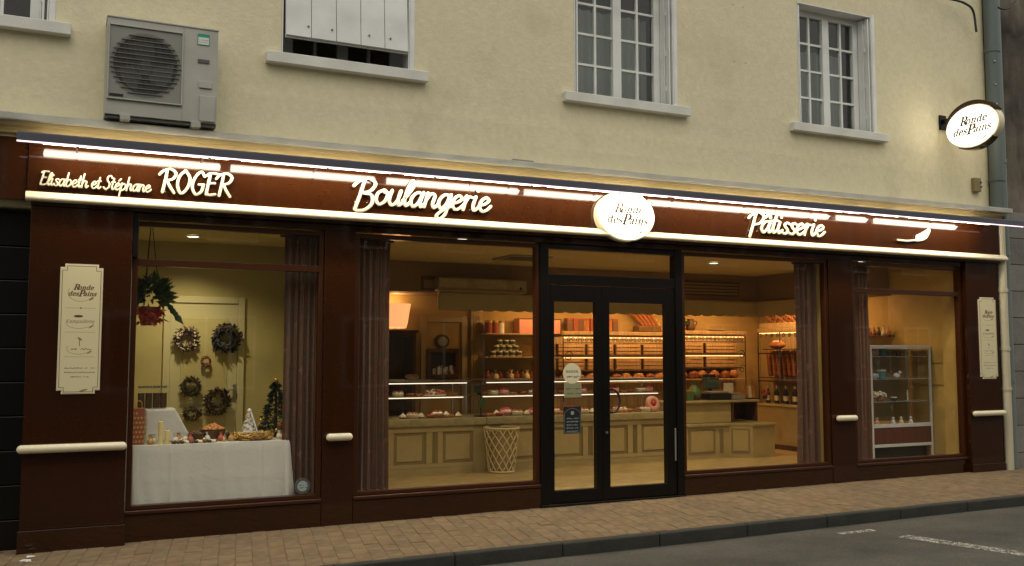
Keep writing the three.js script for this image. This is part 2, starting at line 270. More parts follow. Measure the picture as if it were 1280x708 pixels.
// windows of the upper floor
function casementWindow([x0, x1], k) {
  const w = new THREE.Group(); w.name = 'window'; house.add(w);
  const cx = (x0 + x1) / 2, W = x1 - x0; w.position.set(cx, WY0, 0);
  const z0 = -0.235, z1 = -0.18, l = -W / 2 + 0.1, r = W / 2 - 0.1, h = WY1 - WY0;
  part('sill', bx(-W / 2 - 0.15, W / 2 + 0.18, -0.105, 0.0, -0.15, 0.085, 0.008), M.sill, w);
  part('reveal', [bx(-W / 2 + 0.002, -W / 2 + 0.014, 0, h - 0.002, -0.29, 0.004), bx(W / 2 - 0.014, W / 2 - 0.002, 0, h - 0.002, -0.29, 0.004), bx(-W / 2 + 0.002, W / 2 - 0.002, h - 0.014, h - 0.002, -0.29, 0.003), bx(W / 2 + 0.001, W / 2 + 0.05, 0.0, h + 0.03, 0.001, 0.006)], M.whitePaint, w);
  const fg = [bx(-W / 2 + 0.016, l + 0.05, 0.004, h - 0.016, z0, z1), bx(r - 0.05, W / 2 - 0.016, 0.004, h - 0.016, z0, z1), bx(l + 0.051, r - 0.051, 0.004, 0.06, z0, z1), bx(l + 0.051, r - 0.051, h - 0.09, h - 0.016, z0, z1), bx(-0.055, 0.055, 0.061, h - 0.091, z0, z1 + 0.012, 0.004)];
  const bars = [], y0 = 0.06, y1 = h - 0.09, rows = 4;
  for (const [a, b] of [[l + 0.05, -0.055], [0.055, r - 0.05]]) {
    const m = (a + b) / 2; bars.push(bx(m - 0.014, m + 0.014, y0, y1, z0 + 0.012, z1 - 0.004));
    for (let q = 1; q < rows; q++) { const y = y0 + (y1 - y0) * q / rows; bars.push(bx(a, m - 0.0145, y - 0.013, y + 0.013, z0 + 0.012, z1 - 0.008), bx(m + 0.0145, b, y - 0.013, y + 0.013, z0 + 0.012, z1 - 0.008)); }
    for (let q = 0; q < rows; q++) for (const [c, d] of [[a, m - 0.014], [m + 0.014, b]]) { const p = part('pane', new THREE.PlaneGeometry(d - c - 0.002, (y1 - y0) / rows - 0.028), M.glassUp, w); p.position.set((c + d) / 2, y0 + (y1 - y0) * (q + 0.5) / rows, (z0 + z1) / 2 + rr(-0.002, 0.002)); p.rotation.set(rr(-0.004, 0.004), rr(-0.006, 0.006), 0); }
  }
  part('frame', fg, k === 1 ? M.greyPaint : M.whitePaint, w); part('glazing_bar', bars, k === 1 ? M.greyPaint : M.whitePaint, w);
  if (k !== 1) for (const s of [-1, 1]) { // folded metal shutters stowed in the reveal
    const X = s * (W / 2 - 0.045), g = [];
    for (const [dx, a, b] of [[0, -0.172, -0.075], [-s * 0.02, -0.168, -0.08]]) g.push(bx(X + dx - 0.006, X + dx + 0.006, 0.015, h - 0.03, a, b, 0.002));
    g.push(bx(X - 0.009, X + 0.009, 0.02, h - 0.03, -0.071, -0.012, 0.002));
    for (const yy of [0.2, 0.62, 1.1, 1.4]) g.push(cyl(0.008, 0.008, 0.06, X - s * 0.012, yy, -0.072, 8));
    part('folded_shutter', g, M.whitePaint, w);
  } else { // white top hung board shutter, swung a little out from the opening
    const sh = part('hung_shutter', (() => { const g = [], n = 5, ww = (W - 0.06) / n; for (let i = 0; i < n; i++) g.push(bx(-W / 2 + 0.03 + i * ww + 0.003, -W / 2 + 0.03 + (i + 1) * ww - 0.003, -1.36, 0, -0.012, 0.014, 0.003)); g.push(bx(-W / 2 + 0.032, W / 2 - 0.032, -1.359, -0.001, -0.016, -0.013)); g.push(bx(-W / 2 + 0.032, W / 2 - 0.032, -1.375, -1.345, -0.03, -0.0165)); return g; })(), M.whitePaint, w);
    sh.position.set(0, h - 0.02, -0.06); sh.rotation.x = -0.075;
    for (const t of [0.19, 0.37, 0.66, 0.83]) part('hung_shutter_latch', ball(0.011, -W / 2 + W * t, -1.25, 0.02, 8), M.acGrey, sh);
  }
  // net curtain behind the glass
  if (k > 1) { const c = new THREE.PlaneGeometry(W - 0.2, h * (k === 2 ? 0.74 : 0.7), 70, 1), p = c.attributes.position; for (let i = 0; i < p.count; i++) { const x = p.getX(i); p.setZ(i, 0.022 * Math.sin(x * 46) + 0.012 * Math.sin(x * 19 + 1)); } c.computeVertexNormals(); const o = part('net_curtain', c, M.sheer, w); o.position.set(0, h * 0.36, -0.42); }
  return w;
}
WIN.forEach((w, k) => casementWindow(w, k));
// wall fixings and old holes
{
  const pts = [[916, 6], [929, 9], [918, 77], [932, 79]];
  pts.forEach(([u, v], k) => { const p = at(u, v, 0); part('wall_plug', ball(0.0065, p.x, p.y, 0.0, 8), M.acGrey, house); });
}

// garage at the street's left end, dark sectional door
{
  const g = thing('garage_door', 'dark sectional door of wide horizontal panels beside the brown pilaster', 'door', [-1.7, 0, -0.12]);
  for (let k = 0; k < 10; k++) part('panel', bx(-1.39, 1.49, -0.05 + k * 0.287, -0.05 + k * 0.287 + 0.279, -0.03, 0.02, 0.008), M.black, g);
  part('backing', bx(-1.395, 1.495, -0.1, 2.84, -0.06, -0.032), M.black, g);
}

// ------------------------------------------------------------------ shopfront joinery
const shop = thing('shopfront', 'dark brown lacquered bakery shopfront with four display windows and glazed double doors', 'shopfront');
const GB = 0.265, GT = 2.79; // glass bottom and top
const mod = (x0, x1, y0, y1, z0, z1, r = 0.004) => bx(x0, x1, y0, y1, z0, z1, r);
part('fascia_panel', [mod(-0.27, 3.745, 2.955, 3.455, 0.03, 0.12, 0.003), mod(3.748, 7.72, 2.955, 3.455, 0.03, 0.12, 0.003), mod(7.723, 11.63, 2.955, 3.455, 0.03, 0.12, 0.003)], M.lacquer, shop);
part('fascia_return', [mod(-0.62, -0.274, 2.9, 3.43, 0.012, 0.095)], M.lacquer, shop);
part('cornice', (() => { const s = new THREE.Shape([[0.004, 3.458], [0.14, 3.458], [0.146, 3.475], [0.17, 3.497], [0.2, 3.51], [0.206, 3.542], [0.004, 3.542]].map((p) => new THREE.Vector2(...p))); return flat(s, 12.3).rotateY(-Math.PI / 2).translate(11.66, 0, 0).applyMatrix4(new THREE.Matrix4()); })(), M.cornice, shop);
part('fascia_moulding', (() => { const s = new THREE.Shape(); s.moveTo(0.126, 2.972); s.lineTo(0.146, 2.972); s.quadraticCurveTo(0.176, 2.962, 0.196, 2.922); s.quadraticCurveTo(0.2, 2.898, 0.18, 2.892); s.lineTo(0.126, 2.892); return flat(s, 11.98, 0, 8).rotateY(-Math.PI / 2).translate(11.7, 0, 0); })(), M.cream, shop);
part('header', [mod(-0.24, 11.63, 2.86, 2.952, 0.004, 0.125), mod(0.57, 10.99, 2.8, 2.858, -0.06, 0.05)], M.lacquer, shop);
// pilasters
function pilaster(x0, x1, zf, plinth) {
  const p = part('pilaster', mod(x0, x1, plinth ? 0.17 : -0.15, 2.858, 0.004, zf), M.lacquer, shop);
  if (plinth) part('plinth', mod(x0 - 0.012, x1 + 0.012, -0.16, 0.168, 0.004, zf + 0.02), M.lacquer, p);
  return p;
}
pilaster(-0.235, 0.562, 0.11, true); pilaster(2.285, 2.585, 0.035, false); pilaster(8.615, 9.005, 0.035, false); pilaster(10.985, 11.6, 0.09, true);
part('bracket', mod(0.5645, 0.61, 2.46, 2.85, 0.002, 0.1), M.black, shop);
// stall risers under the glass
for (const [a, b] of [[0.56, 2.282], [2.59, 4.6], [6.42, 8.61], [9.008, 10.98]]) { const s = part('stall_riser', mod(a, b, -0.16, GB - 0.04, -0.08, 0.03), M.lacquer, shop); part('sill_bead', mod(a, b, GB - 0.038, GB - 0.002, -0.09, 0.045, 0.01), M.frame, s); }
function displayWindow(x0, x1, transom) {
  const w = new THREE.Group(); w.name = 'display_window'; shop.add(w); w.position.set(x0, GB, 0);
  const W = x1 - x0, H = GT - GB, f = 0.045, z0 = -0.07, z1 = 0.012;
  const g = [mod(0, f, 0, H, z0, z1), mod(W - f, W, 0, H, z0, z1), mod(f + 0.001, W - f - 0.001, 0, f * 0.8, z0, z1), mod(f + 0.001, W - f - 0.001, H - f, H, z0, z1)];
  if (transom) g.push(mod(f + 0.001, W - f - 0.001, transom - 0.03, transom + 0.03, z0, z1));
  part('frame', g, M.frame, w);
  for (const [a, b] of transom ? [[f * 0.8, transom - 0.03], [transom + 0.03, H - f]] : [[f * 0.8, H - f]]) { const p = part('pane', new THREE.PlaneGeometry(W - 2 * f, b - a), M.glass, w); p.position.set(W / 2, (a + b) / 2, -0.03); }
  return w;
}
displayWindow(0.575, 2.28, 2.16); displayWindow(2.59, 4.6, 0); displayWindow(6.42, 8.61, 0); displayWindow(9.01, 10.98, 2.16);
part('jamb_lining', bx(10.962, 10.978, 0.27, 2.79, -0.3, -0.075), M.sideWood, shop); part('jamb_lining', bx(8.6, 8.616, 0.27, 2.79, -0.3, -0.075), M.sideWood, shop); part('jamb_lining', bx(2.27, 2.298, 0.27, 2.79, -0.3, -0.075), M.sideWood, shop);
{ // door set
  const z0 = -0.09, z1 = 0.02;
  part('door_frame', [mod(4.602, 4.7, 0.02, 2.84, z0, z1 + 0.01), mod(6.33, 6.418, 0.02, 2.84, z0, z1 + 0.01), mod(4.702, 6.328, 2.36, 2.47, z0, z1), mod(4.702, 6.328, 2.74, 2.8, z0, z1)], M.black, shop);
  part('threshold', mod(4.6, 6.42, -0.15, 0.045, -0.3, 0.06), M.black, shop);
  const fan = part('fanlight', new THREE.PlaneGeometry(1.626, 0.27), M.glass, shop); fan.position.set(5.515, 2.605, -0.03);
  const leaf = (x0, x1, g0, g1, hinge) => {
    const d = new THREE.Group(); d.name = 'door'; d.position.set(x0, 0.05, 0); shop.add(d); const W = x1 - x0, a = g0 - x0, b = g1 - x0, H = 2.305, lo = 0.13, hi = 2.13;
    part('leaf_frame', [mod(0, a, 0, H, -0.06, 0.012), mod(b, W, 0, H, -0.06, 0.012), mod(a + 0.001, b - 0.001, 0, lo, -0.06, 0.012), mod(a + 0.001, b - 0.001, hi, H, -0.06, 0.012)], M.black, d);
    const p = part('pane', new THREE.PlaneGeometry(b - a, hi - lo), M.glass, d); p.position.set((a + b) / 2, (lo + hi) / 2, -0.025); return d;
  };
  const d1 = leaf(4.704, 5.362, 4.775, 5.29, 0), d2 = leaf(5.366, 6.326, 5.46, 6.2, 1);
  const arc = (s) => { const p = []; for (let k = 0; k <= 14; k++) { const a = -Math.PI / 2 + Math.PI * k / 14; p.push([s * 0.075 * Math.cos(a) * 1.3, 0.125 * Math.sin(a), 0.055]); } return [tube(p, 0.013, 40, 10), tube([[0, 0.125, 0.055], [0, 0.125, 0.0]], 0.012), tube([[0, -0.125, 0.055], [0, -0.125, 0.0]], 0.012)]; };
  const h = part('handle', arc(1), M.iron, d2); h.position.set(0.085, 1.06, 0.012);
  const lk = part('lock', cyl(0.014, 0.014, 0.01, 0, 0, 0).rotateX(Math.PI / 2), M.steel, d2); lk.position.set(0.045, 0.72, 0.014);
  const pl = part('pull_strip', bx(-0.008, 0.008, -0.18, 0.18, 0, 0.014, 0.004), M.alu, d2); { const p = at(845, 556, 0.02); pl.position.set(Math.min(p.x - 5.366, 0.94), p.y - 0.05, 0.012); }
}

// ------------------------------------------------------------------ lighting bar above the fascia (tubes face the fascia, hooded from the street)
const TUBE = [1.0, 0.86, 0.62], TZ = 0.4, TY = 3.345;
{
  const bar = thing('light_bar', 'long grey hooded light bar over the brown fascia', 'light bar', [0, TY, TZ]);
  part('hood', (() => { const s = new THREE.Shape([[-0.05, 0.055], [-0.045, 0.068], [0.03, 0.068], [0.045, 0.055], [0.045, -0.008], [0.038, -0.008], [0.036, 0.052], [-0.04, 0.056], [-0.044, 0.05]].map((p) => new THREE.Vector2(...p))); return flat(s, 12.05).rotateY(-Math.PI / 2).translate(11.7, 0, 0); })(), M.housing, bar);
  // the hood's thin diffuser lip, seen from the street
  part('diffuser_lip', bx(-0.35, 11.7, -0.021, -0.0085, 0.034, 0.045, 0.003), glow(1, 0.72, 0.82, 1.5), bar);
  const ends = [[-0.16, 1.32], [1.42, 2.82], [2.95, 4.42], [4.5, 5.98], [6.08, 8.8], [8.95, 9.45], [9.6, 11.1]];
  for (const [a, b] of ends) {
    part('tube', bx(a, b, -0.014, 0.05, -0.024, 0.01, 0.008), glow(...TUBE, 22), bar);
    const L = new THREE.RectAreaLight(new THREE.Color().setRGB(...TUBE), 42, b - a, 0.064);
    L.position.set((a + b) / 2, 0.004, -0.034); bar.add(L); L.updateMatrixWorld(true);
    L.lookAt(new THREE.Vector3((a + b) / 2, TY - 0.6, TZ - 0.5));
  }
  for (let x = 0.1; x < 11.7; x += 1.05) part('bracket_arm', [tube([[x, 0.04, 0], [x, 0.07, -0.278]], 0.008), bx(x - 0.012, x + 0.012, -0.03, -0.005, 0.0, 0.034)], M.housing, bar);
}

// ------------------------------------------------------------------ lettering: brush script drawn as strokes
const GL = {
  a: [1.0, [[.78, .85], [.48, 1], [.15, .72], [.1, .3], [.32, 0], [.62, .25], [.8, .9]], [[.83, 1], [.76, .3], [.88, .02], [1.12, .28]]],
  b: [.95, [[.16, 1.95], [.12, .9], [.13, .06]], [[.13, .55], [.4, .97], [.76, .8], [.74, .25], [.4, 0], [.14, .12]]],
  e: [.86, [[.14, .42], [.5, .55], [.7, .8], [.47, 1], [.16, .75], [.12, .3], [.4, 0], [.75, .15], [.95, .4]]],
  g: [1.0, [[.78, .85], [.48, 1], [.15, .72], [.1, .3], [.32, 0], [.62, .25], [.8, .9]], [[.84, 1], [.8, .2], [.72, -.45], [.42, -.72], [.16, -.55], [.35, -.25], [1.05, .22]]],
  h: [1.0, [[.16, 1.95], [.12, .9], [.12, .03]], [[.13, .5], [.4, .95], [.68, .88], [.67, .25], [.82, .02], [1.08, .28]]],
  i: [.5, [[.16, 1], [.12, .3], [.27, .02], [.56, .3]], [[.2, 1.42], [.23, 1.46]]],
  l: [.52, [[.0, .3], [.38, 1.0], [.52, 1.55], [.38, 1.78], [.22, 1.45], [.15, .4], [.3, .02], [.6, .3]]],
  n: [1.0, [[.14, 1], [.12, .03]], [[.13, .5], [.4, .97], [.68, .88], [.67, .25], [.82, .02], [1.08, .28]]],
  o: [.92, [[.5, 1], [.17, .78], [.12, .3], [.4, 0], [.76, .25], [.8, .72], [.5, 1], [.6, .82], [1.0, .82]]],
  p: [.95, [[.15, 1.02], [.13, .2], [.1, -.85]], [[.13, .55], [.4, .97], [.76, .8], [.74, .25], [.4, 0], [.14, .12]]],
  r: [.68, [[.14, 1], [.12, .03]], [[.13, .5], [.35, .95], [.66, .9]]],
  s: [.7, [[.66, .88], [.42, 1], [.2, .78], [.38, .54], [.62, .3], [.42, 0], [.06, .12]]],
  t: [.58, [[.27, 1.6], [.2, .35], [.34, .02], [.64, .28]], [[.0, 1.08], [.52, 1.1]]],
  u: [1.02, [[.14, 1], [.12, .28], [.36, 0], [.66, .25], [.74, .98]], [[.77, 1], [.73, .25], [.86, .02], [1.12, .28]]],
  B: [1.5, [[.42, 1.9], [.36, 1.0], [.24, .05]], [[-.22, 1.5], [.08, 1.82], [.7, 2.02], [1.2, 1.75], [1.02, 1.28], [.5, 1.08]], [[.52, 1.08], [1.12, .98], [1.3, .52], [.95, .08], [.36, -.04]]],
  P: [1.25, [[.42, 1.9], [.36, 1.0], [.26, .0]], [[-.22, 1.5], [.08, 1.82], [.72, 2.02], [1.22, 1.7], [1.02, 1.18], [.5, .98]]],
  E: [1.12, [[.36, 1.92], [.28, 1.0], [.2, .08]], [[.02, 1.7], [.4, 1.93], [1.1, 1.9]], [[.32, 1.05], [.85, 1.08]], [[.22, .06], [.6, .04], [1.0, .12]]],
  S: [1.1, [[1.05, 1.65], [.75, 2], [.35, 1.75], [.4, 1.3], [.82, .8], [.76, .25], [.36, 0], [.0, .25]]],
  R: [1.35, [[.42, 1.9], [.36, 1.0], [.26, .03]], [[-.2, 1.5], [.08, 1.82], [.72, 2.02], [1.2, 1.7], [1.0, 1.2], [.45, 1.02]], [[.52, 1.02], [.85, .5], [1.25, .02]]],
  O: [1.3, [[.66, 2], [.22, 1.5], [.15, .6], [.55, 0], [1.02, .5], [1.12, 1.4], [.66, 2]]],
  G: [1.25, [[1.12, 1.6], [.78, 2], [.3, 1.5], [.15, .6], [.55, 0], [1.0, .3], [1.08, .85]], [[.68, .88], [1.14, .9]]],
  ' ': [.5],
};
GL['é'] = [...GL.e, [[.48, 1.32], [.74, 1.62]]]; GL['â'] = [...GL.a, [[.22, 1.3], [.5, 1.62], [.74, 1.3]]];
function lettering(name, text, label, x0, x1, yb, xh, weight, slant = 0.2, drop = 0) {
  const s = thing(name, label, 'lettering', [x0, yb, 0.12]);
  let nat = 0; for (const ch of text) nat += GL[ch][0];
  const k = (x1 - x0) / (nat + 0.25); let pen = 0.12;
  for (const ch of text) {
    const [adv, ...strokes] = GL[ch], mark = 'iéâ'.includes(ch) ? strokes.length - 1 : -1; let extra = null; const dy = drop && pen < 0.2 ? drop : 0; const g = [];
    strokes.forEach((st, q) => {
      (q === mark ? (extra = []) : g).push(...ribbon(st.map(([x, y]) => [(x + slant * y) * k, (y * (dy ? 1.08 : 1) - dy) * xh]), weight, 0.016 + q * 0.0012));
    });
    if (g.length) { const m = part('letter', g, M.letter, s); m.position.x = pen * k; if (extra) part(ch === 'i' ? 'dot' : 'accent', extra, M.letter, m); }
    pen += adv;
  }
  part('standoff', Array.from({ length: Math.max(2, Math.floor((x1 - x0) / 0.12) - 1) }, (_, i) => cyl(0.004, 0.004, 0.02, 0, -0.01, 0, 6).rotateX(Math.PI / 2).translate(0.06 + i * 0.12, xh * 0.06 + 0.004, 0.008)), M.letter, s);
  return s;
}
function ribbon(pts, w, top) { // a raised rounded bead following the stroke, safe where it crosses itself
  const c = pts.length === 2 ? new THREE.LineCurve3(new THREE.Vector3(...pts[0], 0), new THREE.Vector3(...pts[1], 0)) : new THREE.CatmullRomCurve3(pts.map((p) => new THREE.Vector3(...p, 0)), false, 'centripetal');
  const n = pts.length === 2 ? 3 : pts.length * 6, pos = [], idx = [], prof = [[-1, -0.9], [-1, 0.45], [-0.8, 0.85], [-0.45, 1], [0.45, 1], [0.8, 0.85], [1, 0.45], [1, -0.9]], N = prof.length, T = 0.011;
  const ring = (p, d, sc, back) => { for (const [a, b] of prof) pos.push(p.x - d.y * a * sc + d.x * back, p.y + d.x * a * sc + d.y * back, top + b * T * (sc > 0.2 * w ? 1 : 0.6) + 0.012); };
  const rings = [];
  for (let i = 0; i <= n; i++) { const t = i / n, p = c.getPoint(t), d = c.getTangent(t), ww = w * (0.84 + 0.24 * Math.abs(d.y)) / 2; if (i === 0) { rings.push([p, d, ww * 0.35, -ww * 0.95], [p, d, ww * 0.78, -ww * 0.62]); } rings.push([p, d, ww, 0]); if (i === n) rings.push([p, d, ww * 0.78, ww * 0.62], [p, d, ww * 0.35, ww * 0.95]); }
  rings.forEach((r, i) => { r[0].z = 0; ring(r[0], r[1], r[2], r[3]); });
  for (let i = 0; i < rings.length - 1; i++) for (let k = 0; k < N; k++) { const a = i * N + k, b = i * N + (k + 1) % N, c2 = a + N, d = b + N; idx.push(a, c2, b, b, c2, d); }
  for (const e of [0, rings.length - 1]) for (let k = 1; k < N - 1; k++) idx.push(e * N, e * N + (e ? k + 1 : k), e * N + (e ? k : k + 1));
  const g = new THREE.BufferGeometry(); g.setAttribute('position', new THREE.Float32BufferAttribute(pos, 3)); g.setAttribute('uv', new THREE.Float32BufferAttribute(new Float32Array(pos.length / 3 * 2), 2)); g.setIndex(idx); g.computeVertexNormals(); return [toCreasedNormals(g, 0.7)];
}
{
  const zf = 0.14, e0 = at(47, 231, zf), e1 = at(188, 240, zf); lettering('sign_lettering', 'Elisabeth et Stéphane', 'small cream script lettering of two first names on the fascia', e0.x, e1.x, e0.y - 0.0, 0.06, 0.0135);
  const r0 = at(194, 240, zf), r1 = at(290, 246, zf); lettering('sign_lettering', 'ROGER', 'cream capital letters of the surname on the fascia', r0.x + 0.02, r1.x + 0.0, r0.y - 0.0, 0.104, 0.024, 0.12);
  const b0 = at(436, 264, zf), b1 = at(612, 270, zf); lettering('sign_lettering', 'Boulangerie', 'large cream script lettering left of the white oval sign', b0.x, b1.x, b0.y + 0.085, 0.145, 0.031, 0.26, 0.5);
  const p0 = at(932, 296, zf), p1 = at(1030, 298, zf); lettering('sign_lettering', 'Pâtisserie', 'large cream script lettering right of the white oval sign', p0.x - 0.0, p1.x, p0.y + 0.065, 0.135, 0.03, 0.26, 0.45);
  // whisk-like swash at the end of the fascia
  const a = at(1122, 300, zf), b = at(1145, 301, zf), c = at(1154, 298, zf), d = at(1161, 289, zf);
  const sw = thing('spatula_emblem', 'small cream ladle shaped emblem after the last script word', 'emblem', [a.x, a.y, 0.12]);
  part('handle', ribbon([[0, 0], [(b.x - a.x) * 0.5, -0.004], [b.x - a.x, b.y - a.y + 0.006]], 0.026, 0.014), M.letter, sw);
  const bl = new THREE.Shape(); const X = (p) => p.x - a.x, Y = (p) => p.y - a.y; bl.moveTo(X(b) - 0.02, Y(b) - 0.008); bl.quadraticCurveTo(X(b) + 0.2, Y(b) + 0.0, X(c) + 0.1, Y(c) + 0.05); bl.quadraticCurveTo(X(d) + 0.06, Y(d) + 0.02, X(d), Y(d) + 0.04); bl.quadraticCurveTo(X(d) - 0.05, Y(d) - 0.01, X(c) - 0.12, Y(c) + 0.03); bl.quadraticCurveTo(X(b) + 0.02, Y(b) + 0.04, X(b) - 0.02, Y(b) - 0.008);
  part('blade', flat(bl, 0.018, 0.004).translate(0, 0, 0.012), M.letter, sw);
}
// ------------------------------------------------------------------ printed faces
function print(w, h, draw, o = {}) {
  const c = document.createElement('canvas'); c.width = w; c.height = h; const x = c.getContext('2d'); draw(x, w, h);
  const t = new THREE.CanvasTexture(c); t.colorSpace = THREE.SRGBColorSpace; t.magFilter = THREE.LinearFilter; t.anisotropy = 8; return t;
}
function squiggle(x, x0, y, x1, amp, lw, seedN) { let s = seedN; const q = () => { s = (s * 16807) % 2147483647; return s / 2147483647; }; x.lineWidth = lw; x.beginPath(); x.moveTo(x0, y); for (let p = x0; p < x1;) { const st = amp * (0.5 + q()); if (q() < 0.16) { p += st * 1.3; x.moveTo(p, y); } x.quadraticCurveTo(p + st * 0.3, y - amp * (0.4 + 1.1 * q()), p + st, y + amp * 0.2 * (q() - 0.5)); p += st; } x.stroke(); }
function logo(x, cx, cy, s, ink) { const ft = x.fillText.bind(x), T = (t, a, b) => { x.lineWidth = s * 0.035; x.lineJoin = 'round'; x.strokeText(t, a, b); ft(t, a, b); }; // two line house name in calligraphic letters with a sweep under it
  x.fillStyle = ink; x.strokeStyle = ink; x.textAlign = 'center'; x.textBaseline = 'alphabetic'; x.save(); x.translate(cx, cy); x.transform(1, 0, -0.12, 1, 0, 0);
  x.font = `italic bold ${s}px serif`; T('onde', s * 0.5, -s * 0.1); x.font = `italic bold ${s * 1.35}px serif`; T('R', -s * 1.02, -s * 0.06);
  x.font = `italic bold ${s}px serif`; T('des', -s * 1.32, s * 0.95); T('ains', s * 1.3, s * 0.95); x.font = `italic bold ${s * 1.5}px serif`; T('P', -s * 0.08, s * 1.05); x.restore();
}
function sweep(x, cx, cy, rx, ry, ink, lw) { x.strokeStyle = ink; x.fillStyle = ink; x.lineWidth = lw; x.beginPath(); x.ellipse(cx, cy, rx, ry, -0.06, 0.35, Math.PI * 1.15); x.stroke(); x.beginPath(); x.ellipse(cx + rx * 0.78, cy + ry * 0.72, rx * 0.22, ry * 0.1, -0.55, 0, 7); x.fill(); }
const faceUV = (g, w, h) => { const p = g.attributes.position, uv = g.attributes.uv; for (let i = 0; i < p.count; i++) uv.setXY(i, p.getX(i) / w + 0.5, p.getY(i) / h + 0.5); return g; };
const ovalPts = (a, b) => { const s = new THREE.Shape(); s.absellipse(0, 0, a, b, 0, Math.PI * 2); return s; };
function litFace(t, k, col = [1, 0.95, 0.82]) { const m = new THREE.MeshStandardMaterial({ map: t, emissiveMap: t, roughness: 0.4 }); m.emissive.setRGB(...col); m.emissiveIntensity = k; return m; }
const ovalPrint = print(1024, 768, (x, w, h) => { x.fillStyle = '#fff'; x.fillRect(0, 0, w, h); logo(x, w / 2, h * 0.46, 165, '#2a1c10'); x.strokeStyle = '#b9a06a'; x.lineWidth = 7; x.beginPath(); x.ellipse(w / 2, h / 2, w * 0.43, h * 0.42, 0, 0.2, 2.6); x.stroke(); x.fillStyle = '#6a5030'; x.beginPath(); x.ellipse(w * 0.74, h * 0.82, 44, 12, -0.55, 0, 7); x.fill(); });
{
  const c = at(784, 270, 0.21), s = thing('oval_sign', 'white lit oval sign in the middle of the fascia', 'sign', [c.x, c.y, 0.122]);
  part('box', flat(ovalPts(0.36, 0.268), 0.085, 0.012, 40), M.cream, s);
  part('lit_face', faceUV(new THREE.ShapeGeometry(ovalPts(0.352, 0.26), 48), 0.72, 0.54).translate(0, 0, 0.089), litFace(ovalPrint, 1.5), s);
  const L = new THREE.PointLight(new THREE.Color().setRGB(1, 0.9, 0.7), 0.25); L.position.set(0, 0, 0.6); L.castShadow = true; L.shadow.radius = 0; s.add(L);
}
{ // hanging sign at right angles to the wall
  const p = at(1176, 153, 0), X = p.x + 0.02, s = thing('projecting_sign', 'lit oval sign hung at right angles to the wall beside the drainpipe', 'sign', [X, 0, 0]);
  const c = at(1219, 158, 0); // its middle, brought out along the bracket
  const d = (u, v) => { const r = ray(u, v), t = (X - EYE.x) / r.x; return EYE.clone().addScaledVector(r, t); };
  const m = d(1218, 158), l = d(1186, 160), r = d(1252, 156), tp = d(1218, 131), bt = d(1218, 184), br = d(1178, 153);
  const a = (r.z - l.z) / 2, b = (tp.y - bt.y) / 2;
  const G = (g) => g.rotateY(-Math.PI / 2).translate(0.05, m.y, m.z);
  part('box', G(flat(ovalPts(a, b), 0.1, 0.012, 40)), M.cream, s);
  const projPrint = ovalPrint;
  part('lit_face', faceUV(new THREE.ShapeGeometry(ovalPts(a - 0.012, b - 0.012), 48), 2 * a, 2 * b).rotateY(-Math.PI / 2).translate(-0.054, m.y, m.z), litFace(projPrint, 1.7), s);
  part('far_lit_face', faceUV(new THREE.ShapeGeometry(ovalPts(a - 0.012, b - 0.012), 48), 2 * a, 2 * b).rotateY(Math.PI / 2).translate(0.054, m.y, m.z), litFace(projPrint, 1.7), s);
  const band = (t0, t1, thick, z) => { const sh = new THREE.Shape(), n = 24; for (let i = 0; i <= n; i++) { const t = t0 + (t1 - t0) * i / n; const q = [(a + 0.004) * Math.cos(t), (b + 0.004) * Math.sin(t)]; i ? sh.lineTo(...q) : sh.moveTo(...q); } for (let i = n; i >= 0; i--) { const t = t0 + (t1 - t0) * i / n, e = thick * Math.sin(Math.PI * Math.min(1, Math.max(0.08, i / n))) ** 0.5; sh.lineTo((a + 0.004 + e) * Math.cos(t), (b + 0.004 + e) * Math.sin(t)); } return flat(sh, z); };
  part('crest', G(band(0.5, 2.85, 0.055, 0.11).translate(0, 0, -0.005)), M.lacquer, s);
  part('lower_band', G(band(4.2, 5.6, 0.03, 0.11).translate(0, 0, -0.005)), M.lacquer, s);
  part('bracket', [bx(-0.02, 0.02, br.y - 0.03, br.y + 0.03, 0.002, m.z - a + 0.03, 0.004), bx(-0.06, 0.06, br.y - 0.11, br.y + 0.09, 0.002, 0.03, 0.004)], M.black, s);
  for (const sgn of [-1, 1]) { const L = new THREE.PointLight(new THREE.Color().setRGB(1, 0.85, 0.55), 0.22); L.position.set(sgn * 0.4, m.y, m.z); L.castShadow = true; L.shadow.radius = 0; s.add(L); }
}
